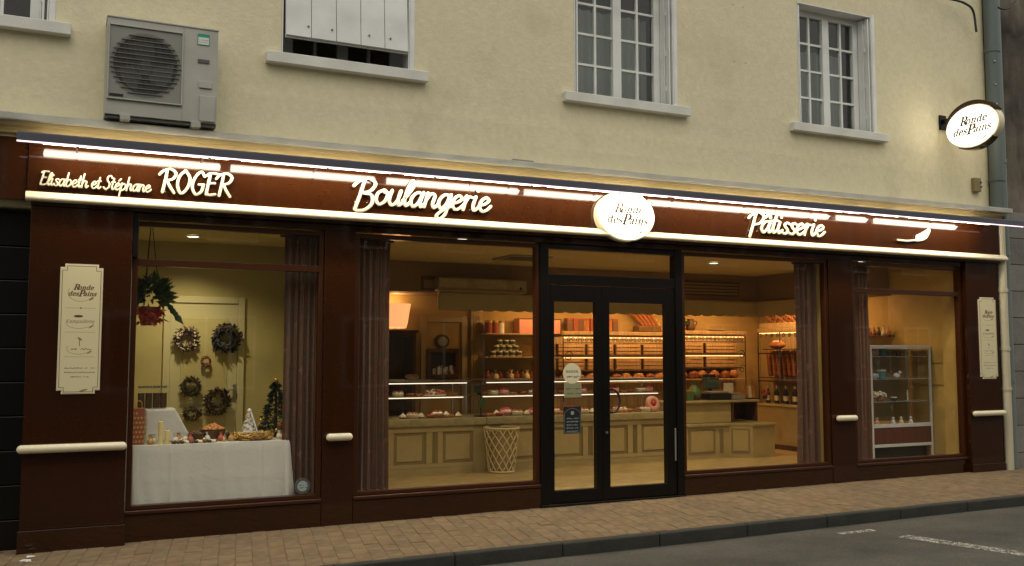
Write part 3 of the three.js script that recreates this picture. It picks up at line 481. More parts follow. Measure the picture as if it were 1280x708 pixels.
// product boards on the pilasters
function board(x0, x1, y0, y1, z, label) {
  const w = x1 - x0, h = y1 - y0, n = w * 0.11, s = thing('product_board', label, 'sign', [(x0 + x1) / 2, (y0 + y1) / 2, z]);
  const P = (e) => { const a = w / 2 - e, b = h / 2 - e; return new THREE.Shape([[-a + n, -b], [a - n, -b], [a - n, -b + n * 0.8], [a, -b + n * 0.8], [a, b - n * 0.8], [a - n, b - n * 0.8], [a - n, b], [-a + n, b], [-a + n, b - n * 0.8], [-a, b - n * 0.8], [-a, -b + n * 0.8], [-a + n, -b + n * 0.8]].map((p) => new THREE.Vector2(...p))); };
  part('panel', flat(P(0), 0.014, 0.002), M.cream, s);
  const t = print(420, 1340, (x, W, H) => {
    x.fillStyle = '#e2d8b4'; x.fillRect(0, 0, W, H); const ink = '#5a4128', N = W * 0.11; x.strokeStyle = ink; x.lineWidth = 5; const m = 20; x.beginPath();
    for (const [i, [a, b]] of [[m + N, m], [W - m - N, m], [W - m - N, m + N], [W - m, m + N], [W - m, H - m - N], [W - m - N, H - m - N], [W - m - N, H - m], [m + N, H - m], [m + N, H - m - N], [m, H - m - N], [m, m + N], [m + N, m + N]].entries()) i ? x.lineTo(a, b) : x.moveTo(a, b); x.closePath(); x.stroke();
    logo(x, W * 0.52, 270, 62, ink); sweep(x, W * 0.5, 290, 130, 95, '#8a7a52', 4);
    x.strokeStyle = '#8a7a52'; x.lineWidth = 3; for (const y of [455, 705, 960]) { x.beginPath(); x.moveTo(60, y); x.lineTo(W - 60, y); x.stroke(); } x.fillStyle = ink; x.beginPath(); x.arc(W / 2, 455, 8, 0, 7); x.fill();
    x.font = 'italic 46px serif'; x.textAlign = 'center'; x.fillText('Campaillette', W / 2, 610); x.fillStyle = ink; x.beginPath(); x.ellipse(W * 0.45, 540, 46, 13, 0, 0, 7); x.fill(); sweep(x, W * 0.5, 600, 140, 66, '#8a7a52', 4);
    x.strokeStyle = ink; squiggle(x, 110, 890, 310, 26, 5, 31); x.lineWidth = 6; x.beginPath(); x.moveTo(210, 850); x.lineTo(206, 770); x.stroke(); x.beginPath(); x.ellipse(210, 775, 26, 10, 0.6, 0, 7); x.fill(); sweep(x, W * 0.5, 870, 125, 62, '#8a7a52', 4);
    x.strokeStyle = ink; squiggle(x, 60, 1080, 360, 15, 4, 77); squiggle(x, 60, 1125, 365, 15, 4, 99); squiggle(x, 130, 1170, 300, 15, 4, 53);
    x.beginPath(); x.ellipse(W * 0.62, H - 34, 44, 9, -0.3, 0, 7); x.fill();
  });
  const m = new THREE.MeshStandardMaterial({ map: t, roughness: 0.45 }); m.color.setRGB(0.9, 0.88, 0.82);
  part('print', faceUV(new THREE.ShapeGeometry(P(0.006)), w, h).translate(0, 0, 0.0155), m, s);
}
board(0.005, 0.335, 1.28, 2.375, 0.111, 'tall cream product board on the wide pilaster beside the garage door');
board(11.2, 11.53, 1.29, 2.385, 0.091, 'tall cream product board on the pilaster beside the cream drainpipe');
// cream bumper rails
function rail(x0, x1, z, label, back) { const s = thing('bumper_rail', label, 'rail', [x0, 0.833, z + 0.045], 'cream bumper rails on the pilasters'); part('bar', capsule([0.035, 0, 0], [x1 - x0 - 0.035, 0, 0], 0.035), M.cream, s); part('fixing', [0.2, 0.8].map((t) => cyl(0.012, 0.012, 0.045, 0, -0.0225, 0, 8).rotateX(Math.PI / 2).translate((x1 - x0) * t, 0, -0.0226)), M.cream, s); return s; }
rail(-0.275, 0.565, 0.11, 'long cream bumper rail under the product board beside the garage door');
rail(2.31, 2.565, 0.035, 'short cream bumper rail on the pilaster between the draped table window and the counter window');
rail(8.65, 8.98, 0.035, 'short cream bumper rail on the pilaster beside the glass cabinet window');
rail(10.985, 11.6, 0.09, 'cream bumper rail under the product board beside the cream drainpipe');

// ------------------------------------------------------------------ air conditioner on the ledge
{
  const z = 0.2, zb = -0.0; const a = thing('air_conditioner', 'weathered grey air conditioner unit standing on the ledge', 'air conditioner', [0.3, 3.612, 0.0]);
  const W = 0.915, H = 0.84, y0 = 0.05, zf = 0.3;
  const hx = 0.315, hy = 0.5, R = 0.262;
  const s = new THREE.Shape([[0, y0], [W, y0], [W, H + y0], [0, H + y0]].map((p) => new THREE.Vector2(...p))); const ho = new THREE.Path(); ho.absellipse(hx, hy, R, R, 0, 7 > 0 ? Math.PI * 2 : 0); s.holes.push(ho);
  part('casing', [flat(s, 0.02, 0.002, 40).translate(0, 0, zf - 0.02), bx(0, 0.016, y0, H + y0, 0.012, zf - 0.0205), bx(W - 0.016, W, y0, H + y0, 0.012, zf - 0.0205), bx(0.0165, W - 0.0165, H + y0 - 0.02, H + y0, 0.012, zf - 0.0205), bx(-0.006, W + 0.006, H + y0 + 0.001, H + y0 + 0.018, 0.008, zf + 0.006, 0.006), bx(0.0165, W - 0.0165, y0, y0 + 0.02, 0.012, zf - 0.0205), bx(0.62, 0.624, y0, H + y0, zf + 0.0005, zf + 0.004)], M.acCase, a);
  part('coil', bx(0.02, W - 0.02, y0 + 0.022, H + y0 - 0.022, 0.02, 0.05), M.acDark, a);
  part('fan_surround', (() => { const q = new THREE.Shape([[0.02, 0.19], [0.61, 0.19], [0.61, 0.82], [0.02, 0.82]].map((p) => new THREE.Vector2(...p))); const e = new THREE.Path(); e.absellipse(hx, hy, R, R, 0, Math.PI * 2); q.holes.push(e); return flat(q, 0.008, 0.001, 40).translate(0, 0, zf + 0.0005); })(), M.acGrey, a);
  const rimG = []; for (const [x0, x1, y0r, y1r] of [[0.012, 0.618, 0.822, 0.832], [0.012, 0.618, 0.178, 0.188], [0.01, 0.02, 0.178, 0.832], [0.61, 0.62, 0.178, 0.832]]) rimG.push(bx(x0, x1, y0r, y1r, zf + 0.001, zf + 0.02, 0.002)); part('guard_rim', rimG, M.acCase, a);
  const bars = [], vb = [];
  for (let k = -6; k <= 6; k++) { const y = hy + k * 0.042, w = Math.sqrt(Math.max(0.001, 0.29 ** 2 - (k * 0.042) ** 2)); bars.push(bx(hx - w, hx + w, y - 0.003, y + 0.003, zf + 0.012, zf + 0.019)); }
  for (let k = -28; k <= 28; k++) { const x = hx + k * 0.0098, w = Math.sqrt(Math.max(0.0005, 0.285 ** 2 - (k * 0.0098) ** 2)); vb.push(bx(x - 0.0014, x + 0.0014, hy - w, hy + w, zf + 0.0092, zf + 0.0118)); }
  part('fan_guard', [...bars, ...vb], M.acBar, a);
  const fan = []; for (let k = 0; k < 3; k++) { const q = new THREE.Shape(); q.moveTo(0.03, 0); q.quadraticCurveTo(0.1, 0.16, 0.06, 0.24); q.quadraticCurveTo(-0.1, 0.26, -0.16, 0.18); q.quadraticCurveTo(-0.05, 0.1, -0.03, 0); fan.push(flat(q, 0.01).rotateX(0.35).rotateZ(k * 2.094).translate(hx, hy, 0.18)); }
  part('fan', [...fan, cyl(0.06, 0.06, 0.08, 0, 0, 0).rotateX(Math.PI / 2).translate(hx, hy, 0.15)], M.acDark, a);
  part('nameplate', bx(0.03, 0.14, 0.205, 0.225, zf + 0.0105, zf + 0.013), M.plastic, a);
  const st = print(128, 128, (x) => { x.fillStyle = '#cfd6cf'; x.fillRect(0, 0, 128, 128); x.fillStyle = '#1f8a73'; x.fillRect(0, 0, 128, 38); x.strokeStyle = '#1f8a73'; x.lineWidth = 8; x.strokeRect(2, 2, 124, 124); x.strokeStyle = '#5a6a62'; squiggle(x, 18, 75, 110, 9, 3, 5); squiggle(x, 18, 100, 110, 9, 3, 9); });
  const sm = new THREE.MeshStandardMaterial({ map: st, roughness: 0.5 }); part('rating_label', new THREE.PlaneGeometry(0.1, 0.1).translate(0.79, 0.8, zf + 0.004), sm, a);
  part('handle_recess', bx(0.745, 0.845, 0.585, 0.62, zf + 0.0005, zf + 0.006, 0.002), M.acDark, a);
  part('service_cover', [bx(0.76, 0.87, 0.36, 0.42, zf + 0.0005, zf + 0.012, 0.003), bx(0.77, 0.9, 0.06, 0.29, zf + 0.0005, zf + 0.016, 0.004)], M.acCase, a);
  part('foot', [bx(0.12, 0.2, 0, 0.049, 0.02, zf + 0.03, 0.004)], M.acCase, a); part('foot', [bx(0.7, 0.78, 0, 0.049, 0.02, zf + 0.03, 0.004)], M.acCase, a);
  part('base_rail', bx(0.0, W, 0.02, 0.049, 0.03, zf - 0.02), M.acDark, a);
}

// ------------------------------------------------------------------ pipes and neighbour
{
  const cp = thing('drainpipe', 'cream plastic drainpipe at the end of the shopfront', 'drainpipe', [11.705, 0.05, 0.09]);
  part('pipe', tube([[0, -0.02, 0], [0, 3.33, 0]], 0.057, 4, 24), M.creamPipe, cp); for (const y of [1.08, 1.62, 2.42]) part('collar', cyl(0.067, 0.067, 0.045, 0, y, 0, 24), M.creamPipe, cp);
  const tp = thing('drainpipe', 'wide dark teal rainwater pipe on the upper wall beside the hanging sign', 'drainpipe', [11.66, 3.62, 0.1]);
  part('pipe', tube([[0, 0, 0], [0, 4.1, 0]], 0.095, 4, 24), M.teal, tp); for (const y of [0.38, 2.2]) part('collar', cyl(0.105, 0.105, 0.06, 0, y, 0, 24), M.teal, tp);
  for (const [y, x] of [[2.05, -0.06], [1.72, -0.055], [1.45, -0.05], [1.28, -0.045]]) part('rivet', ball(0.013, x, y, 0.082, 8), M.steel, tp);
  const gp = thing('drainpipe', 'slim grey green pipe running down the neighbouring grey wall', 'drainpipe', [11.845, 0.08, 0.06]);
  part('pipe', tube([[0, 0, 0], [0, 7.6, 0]], 0.045, 4, 20), M.tealLight, gp); for (const y of [1.15, 2.9, 4.2]) part('collar', cyl(0.054, 0.054, 0.05, 0, y, 0, 20), M.tealLight, gp);
  single('corner_post', 'dark brown timber strip between the cream drainpipe and the grey stone wall', 'post', bx(-0.03, 0.03, 0, 1.9, -0.03, 0.03, 0.004), M.lacquer, [11.79, 0.06, 0.035]);
  const jb = at(1221, 231, 0.03); const j = thing('junction_box', 'small beige junction box on the wall beside the teal pipe', 'box', [jb.x, jb.y, 0.0]);
  part('case', bx(-0.07, 0.06, -0.1, 0.09, 0.002, 0.06, 0.008), M.cornice, j); part('knob', [ball(0.018, 0.05, 0.03, 0.06, 8), ball(0.016, 0.055, -0.03, 0.06, 8)], M.acDark, j);
  const cb = [[1180, -3], [1206, 4], [1216, 12], [1221, 40]].map(([u, v]) => { const p = at(u, v, 0.14); return [p.x, p.y, 0.14]; }); single('cable', 'black cable running down beside the top of the teal pipe', 'cable', tube(cb, 0.016, 30), M.plastic);
  const c2 = [[1236, -6], [1246, 8], [1258, 11], [1268, 4], [1275, -8]].map(([u, v]) => { const p = at(u, v, 0.1); return [p.x, p.y, 0.1]; }); single('cable', 'black cable hanging in a loop on the grey neighbouring wall', 'cable', tube(c2, 0.014, 30), M.plastic);
  const nb = thing('stone_house', 'grey stone and render house beyond the drainpipes', 'house', [11.9, 0, 0]);
  part('wall', bx(0.0, 9, -0.4, 9, -8, -0.012), M.neighbour, nb);
  let k = 0; for (let r = 0; r < 10; r++) for (let c = 0; c < 7; c++) { const off = r % 2 ? -0.42 : 0, x0 = Math.max(0.004, c * 0.9 + off), x1 = (c + 1) * 0.9 + off - 0.008; if (x1 < 0.1) continue; part('stone', bx(x0, x1, -0.1 + r * 0.372, -0.1 + r * 0.372 + 0.364, -0.0115, 0.012 + rr(0, 0.006), 0.006), M.block[(k++ * 7 + r) % 3], nb); }
  part('door', bx(4.2, 5.2, 0, 2.2, 0.0185, 0.03), M.brownWood, nb); part('roof', bx(-0.2, 9.3, 9, 9.3, -8.2, 0.4), M.zinc, nb);
}
// litter on the pavement
{
  const lit = (u, v, s, label) => { const p = onY(u, v, 0), g = new THREE.IcosahedronGeometry(s, 2), q = g.attributes.position; for (let i = 0; i < q.count; i++) { const n = 0.6 + 0.6 * hash2(Math.round(q.getX(i) * 900), Math.round(q.getY(i) * 700 + q.getZ(i) * 300)); q.setXYZ(i, q.getX(i) * n * 1.5, q.getY(i) * n * 0.45, q.getZ(i) * n); } g.computeVertexNormals(); single('crumpled_paper', label, 'litter', g, M.paper, [p.x, gY(p.x, p.z) + s * 0.35, p.z]); };
  lit(38, 695, 0.022, 'small crumpled white paper scrap nearest the dark garage door'); lit(32, 700, 0.028, 'larger crumpled white paper scrap on the tan paving');
}

{ const p = at(652, 194, 0.1), c = thing('cable_clamp', 'small flat grey cable box lying on the ledge over the script lettering', 'box', [p.x, 3.612, 0.1]); part('case', bx(-0.12, 0.12, 0, 0.035, -0.05, 0.05, 0.008), M.acGrey, c); part('cable_gland', cyl(0.012, 0.012, 0.03, 0, 0, 0, 10).rotateZ(Math.PI / 2).translate(-0.12, 0.018, 0), M.plastic, c); }

// ------------------------------------------------------------------ inside: shells of the two rooms
const FY = 0.1, CY = 2.9, ZB = -4.2, XR = 11.08, ZR1 = -2.45;
const onX = (u, v, X) => { const r = ray(u, v); return EYE.clone().addScaledVector(r, (X - EYE.x) / r.x); };
struct('floor', [bx(0.3, XR, FY - 0.12, FY, ZB, -0.302), bx(4.62, 6.4, FY - 0.12, FY - 0.002, -0.3015, -0.1)], M.floor);
struct('ceiling', bx(0.3, XR, CY, CY + 0.1, ZB, -0.302), M.ceiling);
struct('wall_back', bx(2.5, XR, FY, CY, ZB - 0.1, ZB), M.wallShop);
struct('wall_right', [bx(XR, XR + 0.1, FY, CY, ZB - 0.1, -1.32)], M.wallShop);
struct('wall_partition', bx(2.44, 2.52, FY, CY, ZB, -0.302), M.wallOlive);
struct('wall_display_room', [bx(0.3, 2.439, FY, CY, ZR1 - 0.08, ZR1), bx(0.22, 0.3, FY, CY, ZR1, -0.302)], M.wallOlive);
struct('bulkhead', [bx(2.521, XR - 0.001, 2.48, CY - 0.001, ZB + 0.001, -3.4), bx(10.35, XR - 0.002, 2.48, CY - 0.001, -3.399, -1.3)], M.soffit);
{ // panelled side wall next to the last window
  const s = struct('wall_side_panelling', bx(XR - 0.02, XR + 0.1, FY, CY, -1.318, -0.302), M.sideWood);
  for (const [a, b] of [[0.16, 1.16], [1.2, 1.46], [1.5, 2.82]]) part('wall_panel', bx(XR - 0.034, XR - 0.021, a, b, -1.28, -0.34, 0.004), M.sideWood, s);
}

// ------------------------------------------------------------------ ceiling fittings
function downlight(x, z, label, cd, col = [1, 0.74, 0.34]) {
  const d = thing('downlight', label, 'downlight', [x, CY, z]);
  part('ring', lathe([[0.062, -0.002], [0.085, -0.004], [0.085, -0.012], [0.07, -0.02], [0.062, -0.012]]), M.whitePaint, d);
  part('lens', new THREE.CylinderGeometry(0.061, 0.061, 0.006, 24).translate(0, -0.012, 0), glow(1, 0.9, 0.7, 5), d);
  const L = new THREE.SpotLight(new THREE.Color().setRGB(...col), cd, 0, 1.15, 0.8, 2); L.position.set(0, -0.03, 0); L.castShadow = true; L.shadow.radius = 3; d.add(L); L.target.position.set(0, -2, 0); d.add(L.target); return d;
}
downlight(1.29, -1.75, 'lit round ceiling downlight over the draped table', 9, [1, 0.82, 0.42]);
downlight(8.23, -1.75, 'lit round ceiling downlight over the till counter', 11);
downlight(4.0, -0.7, 'unseen downlight added to brighten the pastry counter', 8.5);  // added fill lamp, set forward on the ceiling so it stays out of view
downlight(9.9, -0.68, 'unseen downlight added to brighten the glass cabinet window', 5.5);  // invented fitting, unseen, there only to lift the last window
downlight(6.3, -0.7, 'unseen downlight added to brighten the shop inside the glass doors', 8.5);  // extra unseen lamp that raises the light on floor and counters
{ const p = onY(653, 322, CY), v = thing('ceiling_vent', 'square slatted ceiling air vent', 'vent', [p.x, CY, p.z]); part('frame', [bx(-0.3, 0.3, -0.02, -0.001, -0.3, -0.25), bx(-0.3, 0.3, -0.02, -0.001, 0.25, 0.3), bx(-0.3, -0.25, -0.02, -0.001, -0.249, 0.249), bx(0.25, 0.3, -0.02, -0.001, -0.249, 0.249)], M.counterTop, v); for (let k = 0; k < 4; k++) part('slat', bx(-0.248, 0.248, -0.012, -0.003, -0.2 + k * 0.125, -0.13 + k * 0.125), M.acDark, v); }
{ const p = at(545, 345, -3.3), q = at(655, 368, -3.3), a = thing('wall_air_conditioner', 'long pale air conditioner mounted high on the brown bulkhead', 'air conditioner', [p.x, q.y, -3.398]); part('body', bx(0, q.x - p.x, 0, p.y - q.y - 0.02, 0, 0.2, 0.03), M.counterTop, a); part('louvre', bx(0.04, q.x - p.x - 0.04, 0.012, 0.05, 0.201, 0.208), M.groove, a); part('lamp_dot', ball(0.02, q.x - p.x - 0.1, 0.07, 0.2, 8), M.plastic, a); }
{ const p = at(527, 345, -3.38), q = at(545, 363, -3.38), a = thing('small_picture', 'small square picture on the bulkhead beside the pale air conditioner', 'picture', [p.x, q.y, -3.399]); part('frame', bx(0, q.x - p.x, 0, p.y - q.y, 0, 0.02, 0.004), M.brownWood, a); part('image', new THREE.PlaneGeometry((q.x - p.x) * 0.7, (p.y - q.y) * 0.6).translate((q.x - p.x) / 2, (p.y - q.y) * 0.42, 0.022), M.soffit, a); }
{ const p = at(853, 351, -3.36), q = at(925, 371, -3.36), a = thing('bulkhead_grille', 'long dark ventilation grille on the bulkhead above the till counter', 'grille', [p.x, q.y, -3.399]); part('frame', bx(0, q.x - p.x, 0, p.y - q.y, 0, 0.03, 0.004), M.brownWood, a); for (let k = 0; k < 4; k++) part('slat', bx(0.03, q.x - p.x - 0.03, 0.02 + k * 0.05, 0.05 + k * 0.05, 0.031, 0.042), M.groove, a); }

// ------------------------------------------------------------------ curtains
function curtain(x0, x1, z, label, folds) {
  const H = 2.46, W = x1 - x0, nx = 90, ny = 10, g = new THREE.PlaneGeometry(W, H, nx, ny), p = g.attributes.position, uv = g.attributes.uv, ph = rr(0, 6);
  for (let i = 0; i < p.count; i++) { const x = p.getX(i), t = (H / 2 - p.getY(i)) / H, k = x / W; p.setZ(i, (0.026 + 0.014 * t) * Math.sin(k * folds * 6.283 + ph + 0.5 * Math.sin(t * 3)) + 0.012 * Math.sin(k * folds * 2.3 * 6.283 + 2 + t)); p.setX(i, x * (1 - 0.06 * Math.sin(t * Math.PI))); uv.setXY(i, (k + 0.5) * W * 1.7, t * H); }
  g.computeVertexNormals();
  const c = thing('curtain', label, 'curtain', [(x0 + x1) / 2, FY + 0.18, z]);
  part('cloth', g.translate(0, H / 2 - 0.0, 0), M.curtain, c);
  part('rail', tube([[-W / 2 - 0.04, H + 0.01, 0], [W / 2 + 0.04, H + 0.01, 0]], 0.012), M.brownWood, c);
}
{ const X = (u, z) => at(u, 450, z).x;
  curtain(X(353, -0.2), 2.27, -0.2, 'floral curtain beside the draped table window, drawn to the pilaster', 5);
  curtain(2.64, X(486, -0.2), -0.2, 'floral curtain at the edge of the pastry counter window', 5);
  curtain(X(996, -0.2), X(1031, -0.2), -0.2, 'floral curtain beside the bread racks at the till window', 5);
  curtain(X(1066, -0.2), X(1088, -0.2), -0.2, 'narrow floral curtain beside the glass cabinet', 3); }

// ------------------------------------------------------------------ display room: door, wreaths, plant, table
{
  const z = ZR1, a = at(205, 370, z), b = at(306, 370, z), d = thing('interior_door', 'pale panelled door hung with wreaths behind the draped table', 'door', [a.x, FY, z]);
  const W = b.x - a.x, H = a.y - FY;
  part('frame', [bx(0, 0.075, 0, H, 0.001, 0.035, 0.006), bx(W - 0.075, W, 0, H, 0.001, 0.035, 0.006), bx(0.076, W - 0.076, H - 0.075, H, 0.001, 0.035, 0.006)], M.doorPaint, d);
  const lf = part('leaf', bx(0.078, W - 0.078, 0.01, H - 0.078, 0.001, 0.018), M.doorPaint, d);
  for (const [y0, y1] of [[0.15, 0.85], [1.0, H - 0.25]]) part('panel', [bx(0.19, W - 0.19, y0, y1, 0.0185, 0.026, 0.004), bx(0.22, W - 0.22, y0 + 0.03, y1 - 0.03, 0.0262, 0.031, 0.003)], M.wallOlive, lf);
  const hp = at(293, 487, z + 0.03); part('handle', [bx(hp.x - a.x - 0.02, hp.x - a.x + 0.02, hp.y - FY - 0.14, hp.y - FY + 0.06, 0.0185, 0.026, 0.004), tube([[hp.x - a.x, hp.y - FY, 0.02], [hp.x - a.x, hp.y - FY, 0.06], [hp.x - a.x - 0.11, hp.y - FY, 0.062]], 0.009, 16)], M.steel, lf);
}
const leafGeo = (() => { const g = new THREE.BufferGeometry(), P = [0, 0, 0, -0.22, 0.45, 0.06, 0, 0.5, 0.0, 0.22, 0.45, 0.06, 0, 1, -0.08]; g.setAttribute('position', new THREE.Float32BufferAttribute(P, 3)); g.setAttribute('uv', new THREE.Float32BufferAttribute(new Float32Array(10), 2)); g.setIndex([0, 2, 1, 0, 3, 2, 1, 2, 4, 2, 3, 4]); g.computeVertexNormals(); return g; })();
const dirQ = new THREE.Quaternion(), Y1 = new THREE.Vector3(0, 1, 0);
function leaves(n, place, s0, s1) { // n leaf blades; place() returns [position, direction]
  const out = []; for (let i = 0; i < n; i++) { const [p, d] = place(i), s = rr(s0, s1); dirQ.setFromUnitVectors(Y1, d.normalize()); out.push(leafGeo.clone().applyMatrix4(new THREE.Matrix4().compose(p, dirQ.clone().multiply(new THREE.Quaternion().setFromAxisAngle(Y1, rr(0, 6.28))), new THREE.Vector3(s, s, s)))); } return join(out);
}
const rdir = () => { const v = new THREE.Vector3(rr(-1, 1), rr(-1, 1), rr(-1, 1)); return v.lengthSq() > 0.01 ? v.normalize() : new THREE.Vector3(0, 1, 0); };
function wreath(u, v, rpx, label, mats, n, squash = 1) {
  const c = at(u, v, ZR1 + 0.07), r = rpx * 0.0088, R = r * 0.68, t = r * 0.26, w = thing('wreath', label, 'wreath', [c.x, c.y, ZR1 + 0.075]);
  part('ring', new THREE.TorusGeometry(R, t * 0.7, 8, 28).scale(1, squash, 0.7), M.twig, w);
  const pl = () => { const a = rr(0, 6.283), b = rr(0, 6.283), rad = new THREE.Vector3(Math.cos(a), Math.sin(a) * squash, 0), d = rad.clone().multiplyScalar(Math.cos(b)).add(new THREE.Vector3(0, 0, Math.max(-0.2, Math.sin(b)))); return [rad.clone().multiplyScalar(R).addScaledVector(d, t * 0.5), d.addScaledVector(new THREE.Vector3(-rad.y, rad.x, 0), 0.7).add(rdir().multiplyScalar(0.4))]; };
  part('foliage', leaves(n, pl, r * 0.22, r * 0.4), mats[0], w);
  if (mats[1]) part('flowers', join(Array.from({ length: 34 }, () => { const [p] = pl(); p.z = Math.abs(p.z) + t * 0.5; return new THREE.IcosahedronGeometry(r * rr(0.06, 0.11), 0).translate(p.x, p.y, p.z); })), mats[1], w);
}
wreath(233, 424, 17, 'wreath of pale and violet flowers on the pale door', [M.violet, M.whiteFlower], 150);
wreath(283, 423, 20, 'large bushy dark blue wreath on the pale door', [M.blueLeaf, null], 320);
wreath(257, 452, 8, 'tiny brown wreath on the middle of the pale door', [M.brownLeaf, M.berry], 60);
wreath(238, 484, 14, 'round dark green wreath left of the door handle', [M.leafDark, null], 170);
wreath(271, 502, 18, 'large dark twig wreath below the door handle', [M.twig, null], 220);
wreath(240, 518, 13, 'dark wreath with brown leaves low on the pale door', [M.leafDark, M.brownLeaf], 150, 0.7);
{ // hanging plant
  const c = at(186, 388, -0.5), p = thing('hanging_plant', 'hanging potted plant with dark leaves and red flowers beside the pilaster', 'plant', [c.x, c.y, -0.5]);
  part('pot', lathe([[0.001, -0.14], [0.07, -0.14], [0.1, 0.0], [0.105, 0.03], [0.09, 0.03], [0.08, 0.0], [0.001, -0.01]]), M.terracotta, p);
  part('cord', [0, 2.1, 4.2].map((a) => tube([[0.1 * Math.cos(a), 0.02, 0.1 * Math.sin(a)], [0, CY - c.y, 0]], 0.004)), M.iron, p);
  part('foliage', leaves(150, () => { const d = rdir(); d.y = Math.abs(d.y) * 0.8 + 0.1; return [d.clone().multiply(new THREE.Vector3(0.12, 0.22, 0.12)).add(new THREE.Vector3(0, 0.05, 0)), d.add(new THREE.Vector3(rr(-0.6, 0.8), rr(-0.9, 0.4), 0))]; }, 0.1, 0.17), M.leaf, p);
  part('trailing_leaf', leaves(7, (i) => [new THREE.Vector3(0.08 + i * 0.022, 0.16 - i * 0.03, 0.05), new THREE.Vector3(0.6, -0.75, 0.1)], 0.12, 0.16), M.leaf, p);
  part('flowers', leaves(120, () => { const d = rdir(); return [new THREE.Vector3(rr(-0.12, 0.12), rr(-0.12, 0.02), rr(-0.02, 0.13)), d]; }, 0.05, 0.085), M.red, p);
}
const TT = 0.8; // table top
{
  const x0 = at(166, 560, -0.16).x, x1 = at(361, 552, -0.16).x, t = thing('display_table', 'trestle table under a white cloth in the display room window', 'table', [0, FY, 0]);
  part('tabletop', bx(x0 + 0.01, x1 - 0.01, TT - FY - 0.035, TT - FY - 0.006, -0.95, -0.17), M.brownWood, t);
  for (const [lx, lz] of [[x0 + 0.08, -0.22], [x1 - 0.08, -0.22], [x0 + 0.08, -0.9], [x1 - 0.08, -0.9]]) part('leg', bx(lx - 0.025, lx + 0.025, 0, TT - FY - 0.036, lz - 0.025, lz + 0.025), M.brownWood, t);
  // cloth
  const N = 520, Hh = 18, pos = [], idx = [], uv = [], z0 = -0.97, z1 = -0.15, per = []; const LX = x1 - x0, LZ = z1 - z0, tot = 2 * (LX + LZ);
  for (let i = 0; i < N; i++) { let s = i / N * tot; if (s < LX) per.push([x0 + s, z1, 0, 1]); else if ((s -= LX) < LZ) per.push([x1, z1 - s, 1, 0]); else if ((s -= LZ) < LX) per.push([x1 - s, z0, 0, -1]); else { s -= LX; per.push([x0, z0 + s, -1, 0]); } }
  for (let j = 0; j <= Hh; j++) for (let i = 0; i < N; i++) {
    const [x, z, nx, nz] = per[i], tt = j / Hh, s = i / N * tot, corner = Math.min(Math.abs(x - x0), Math.abs(x - x1)) < 0.05 ? 1 : 0;
    const w = j === 0 ? 0 : tt * (0.006 * Math.sin(s * 17) + 0.005 * Math.sin(s * 31 + 2) + 0.014 * Math.sin(s * 6.1 + 1) + 0.02) + 0.006 + corner * tt * 0.05 + [0.32, 0.79, 1.12].reduce((q, c) => q + 0.007 * Math.exp(-(((s - c) / 0.014) ** 2)), 0) + 0.003 * Math.exp(-(((tt - 0.45) / 0.03) ** 2)) + 0.003 * tt * Math.sin(s * 47 + 2 * Math.sin(tt * 5));
    pos.push(x + nx * w, TT - tt * (TT - FY - 0.02), z + nz * w); uv.push(s, tt * 0.7);
  }
  for (let j = 0; j < Hh; j++) for (let i = 0; i < N; i++) { const a = j * N + i, b = j * N + (i + 1) % N; idx.push(a, a + N, b, b, a + N, b + N); }
  const c0 = pos.length / 3; pos.push((x0 + x1) / 2, TT, (z0 + z1) / 2); uv.push(0, 0); for (let i = 0; i < N; i++) idx.push(c0, i, (i + 1) % N);
  const g = new THREE.BufferGeometry(); g.setAttribute('position', new THREE.Float32BufferAttribute(pos, 3)); g.setAttribute('uv', new THREE.Float32BufferAttribute(uv, 2)); g.setIndex(idx);
  single('tablecloth', 'white cloth falling to the floor over the display table', 'tablecloth', toCreasedNormals(g, 0.9), M.cloth);
}
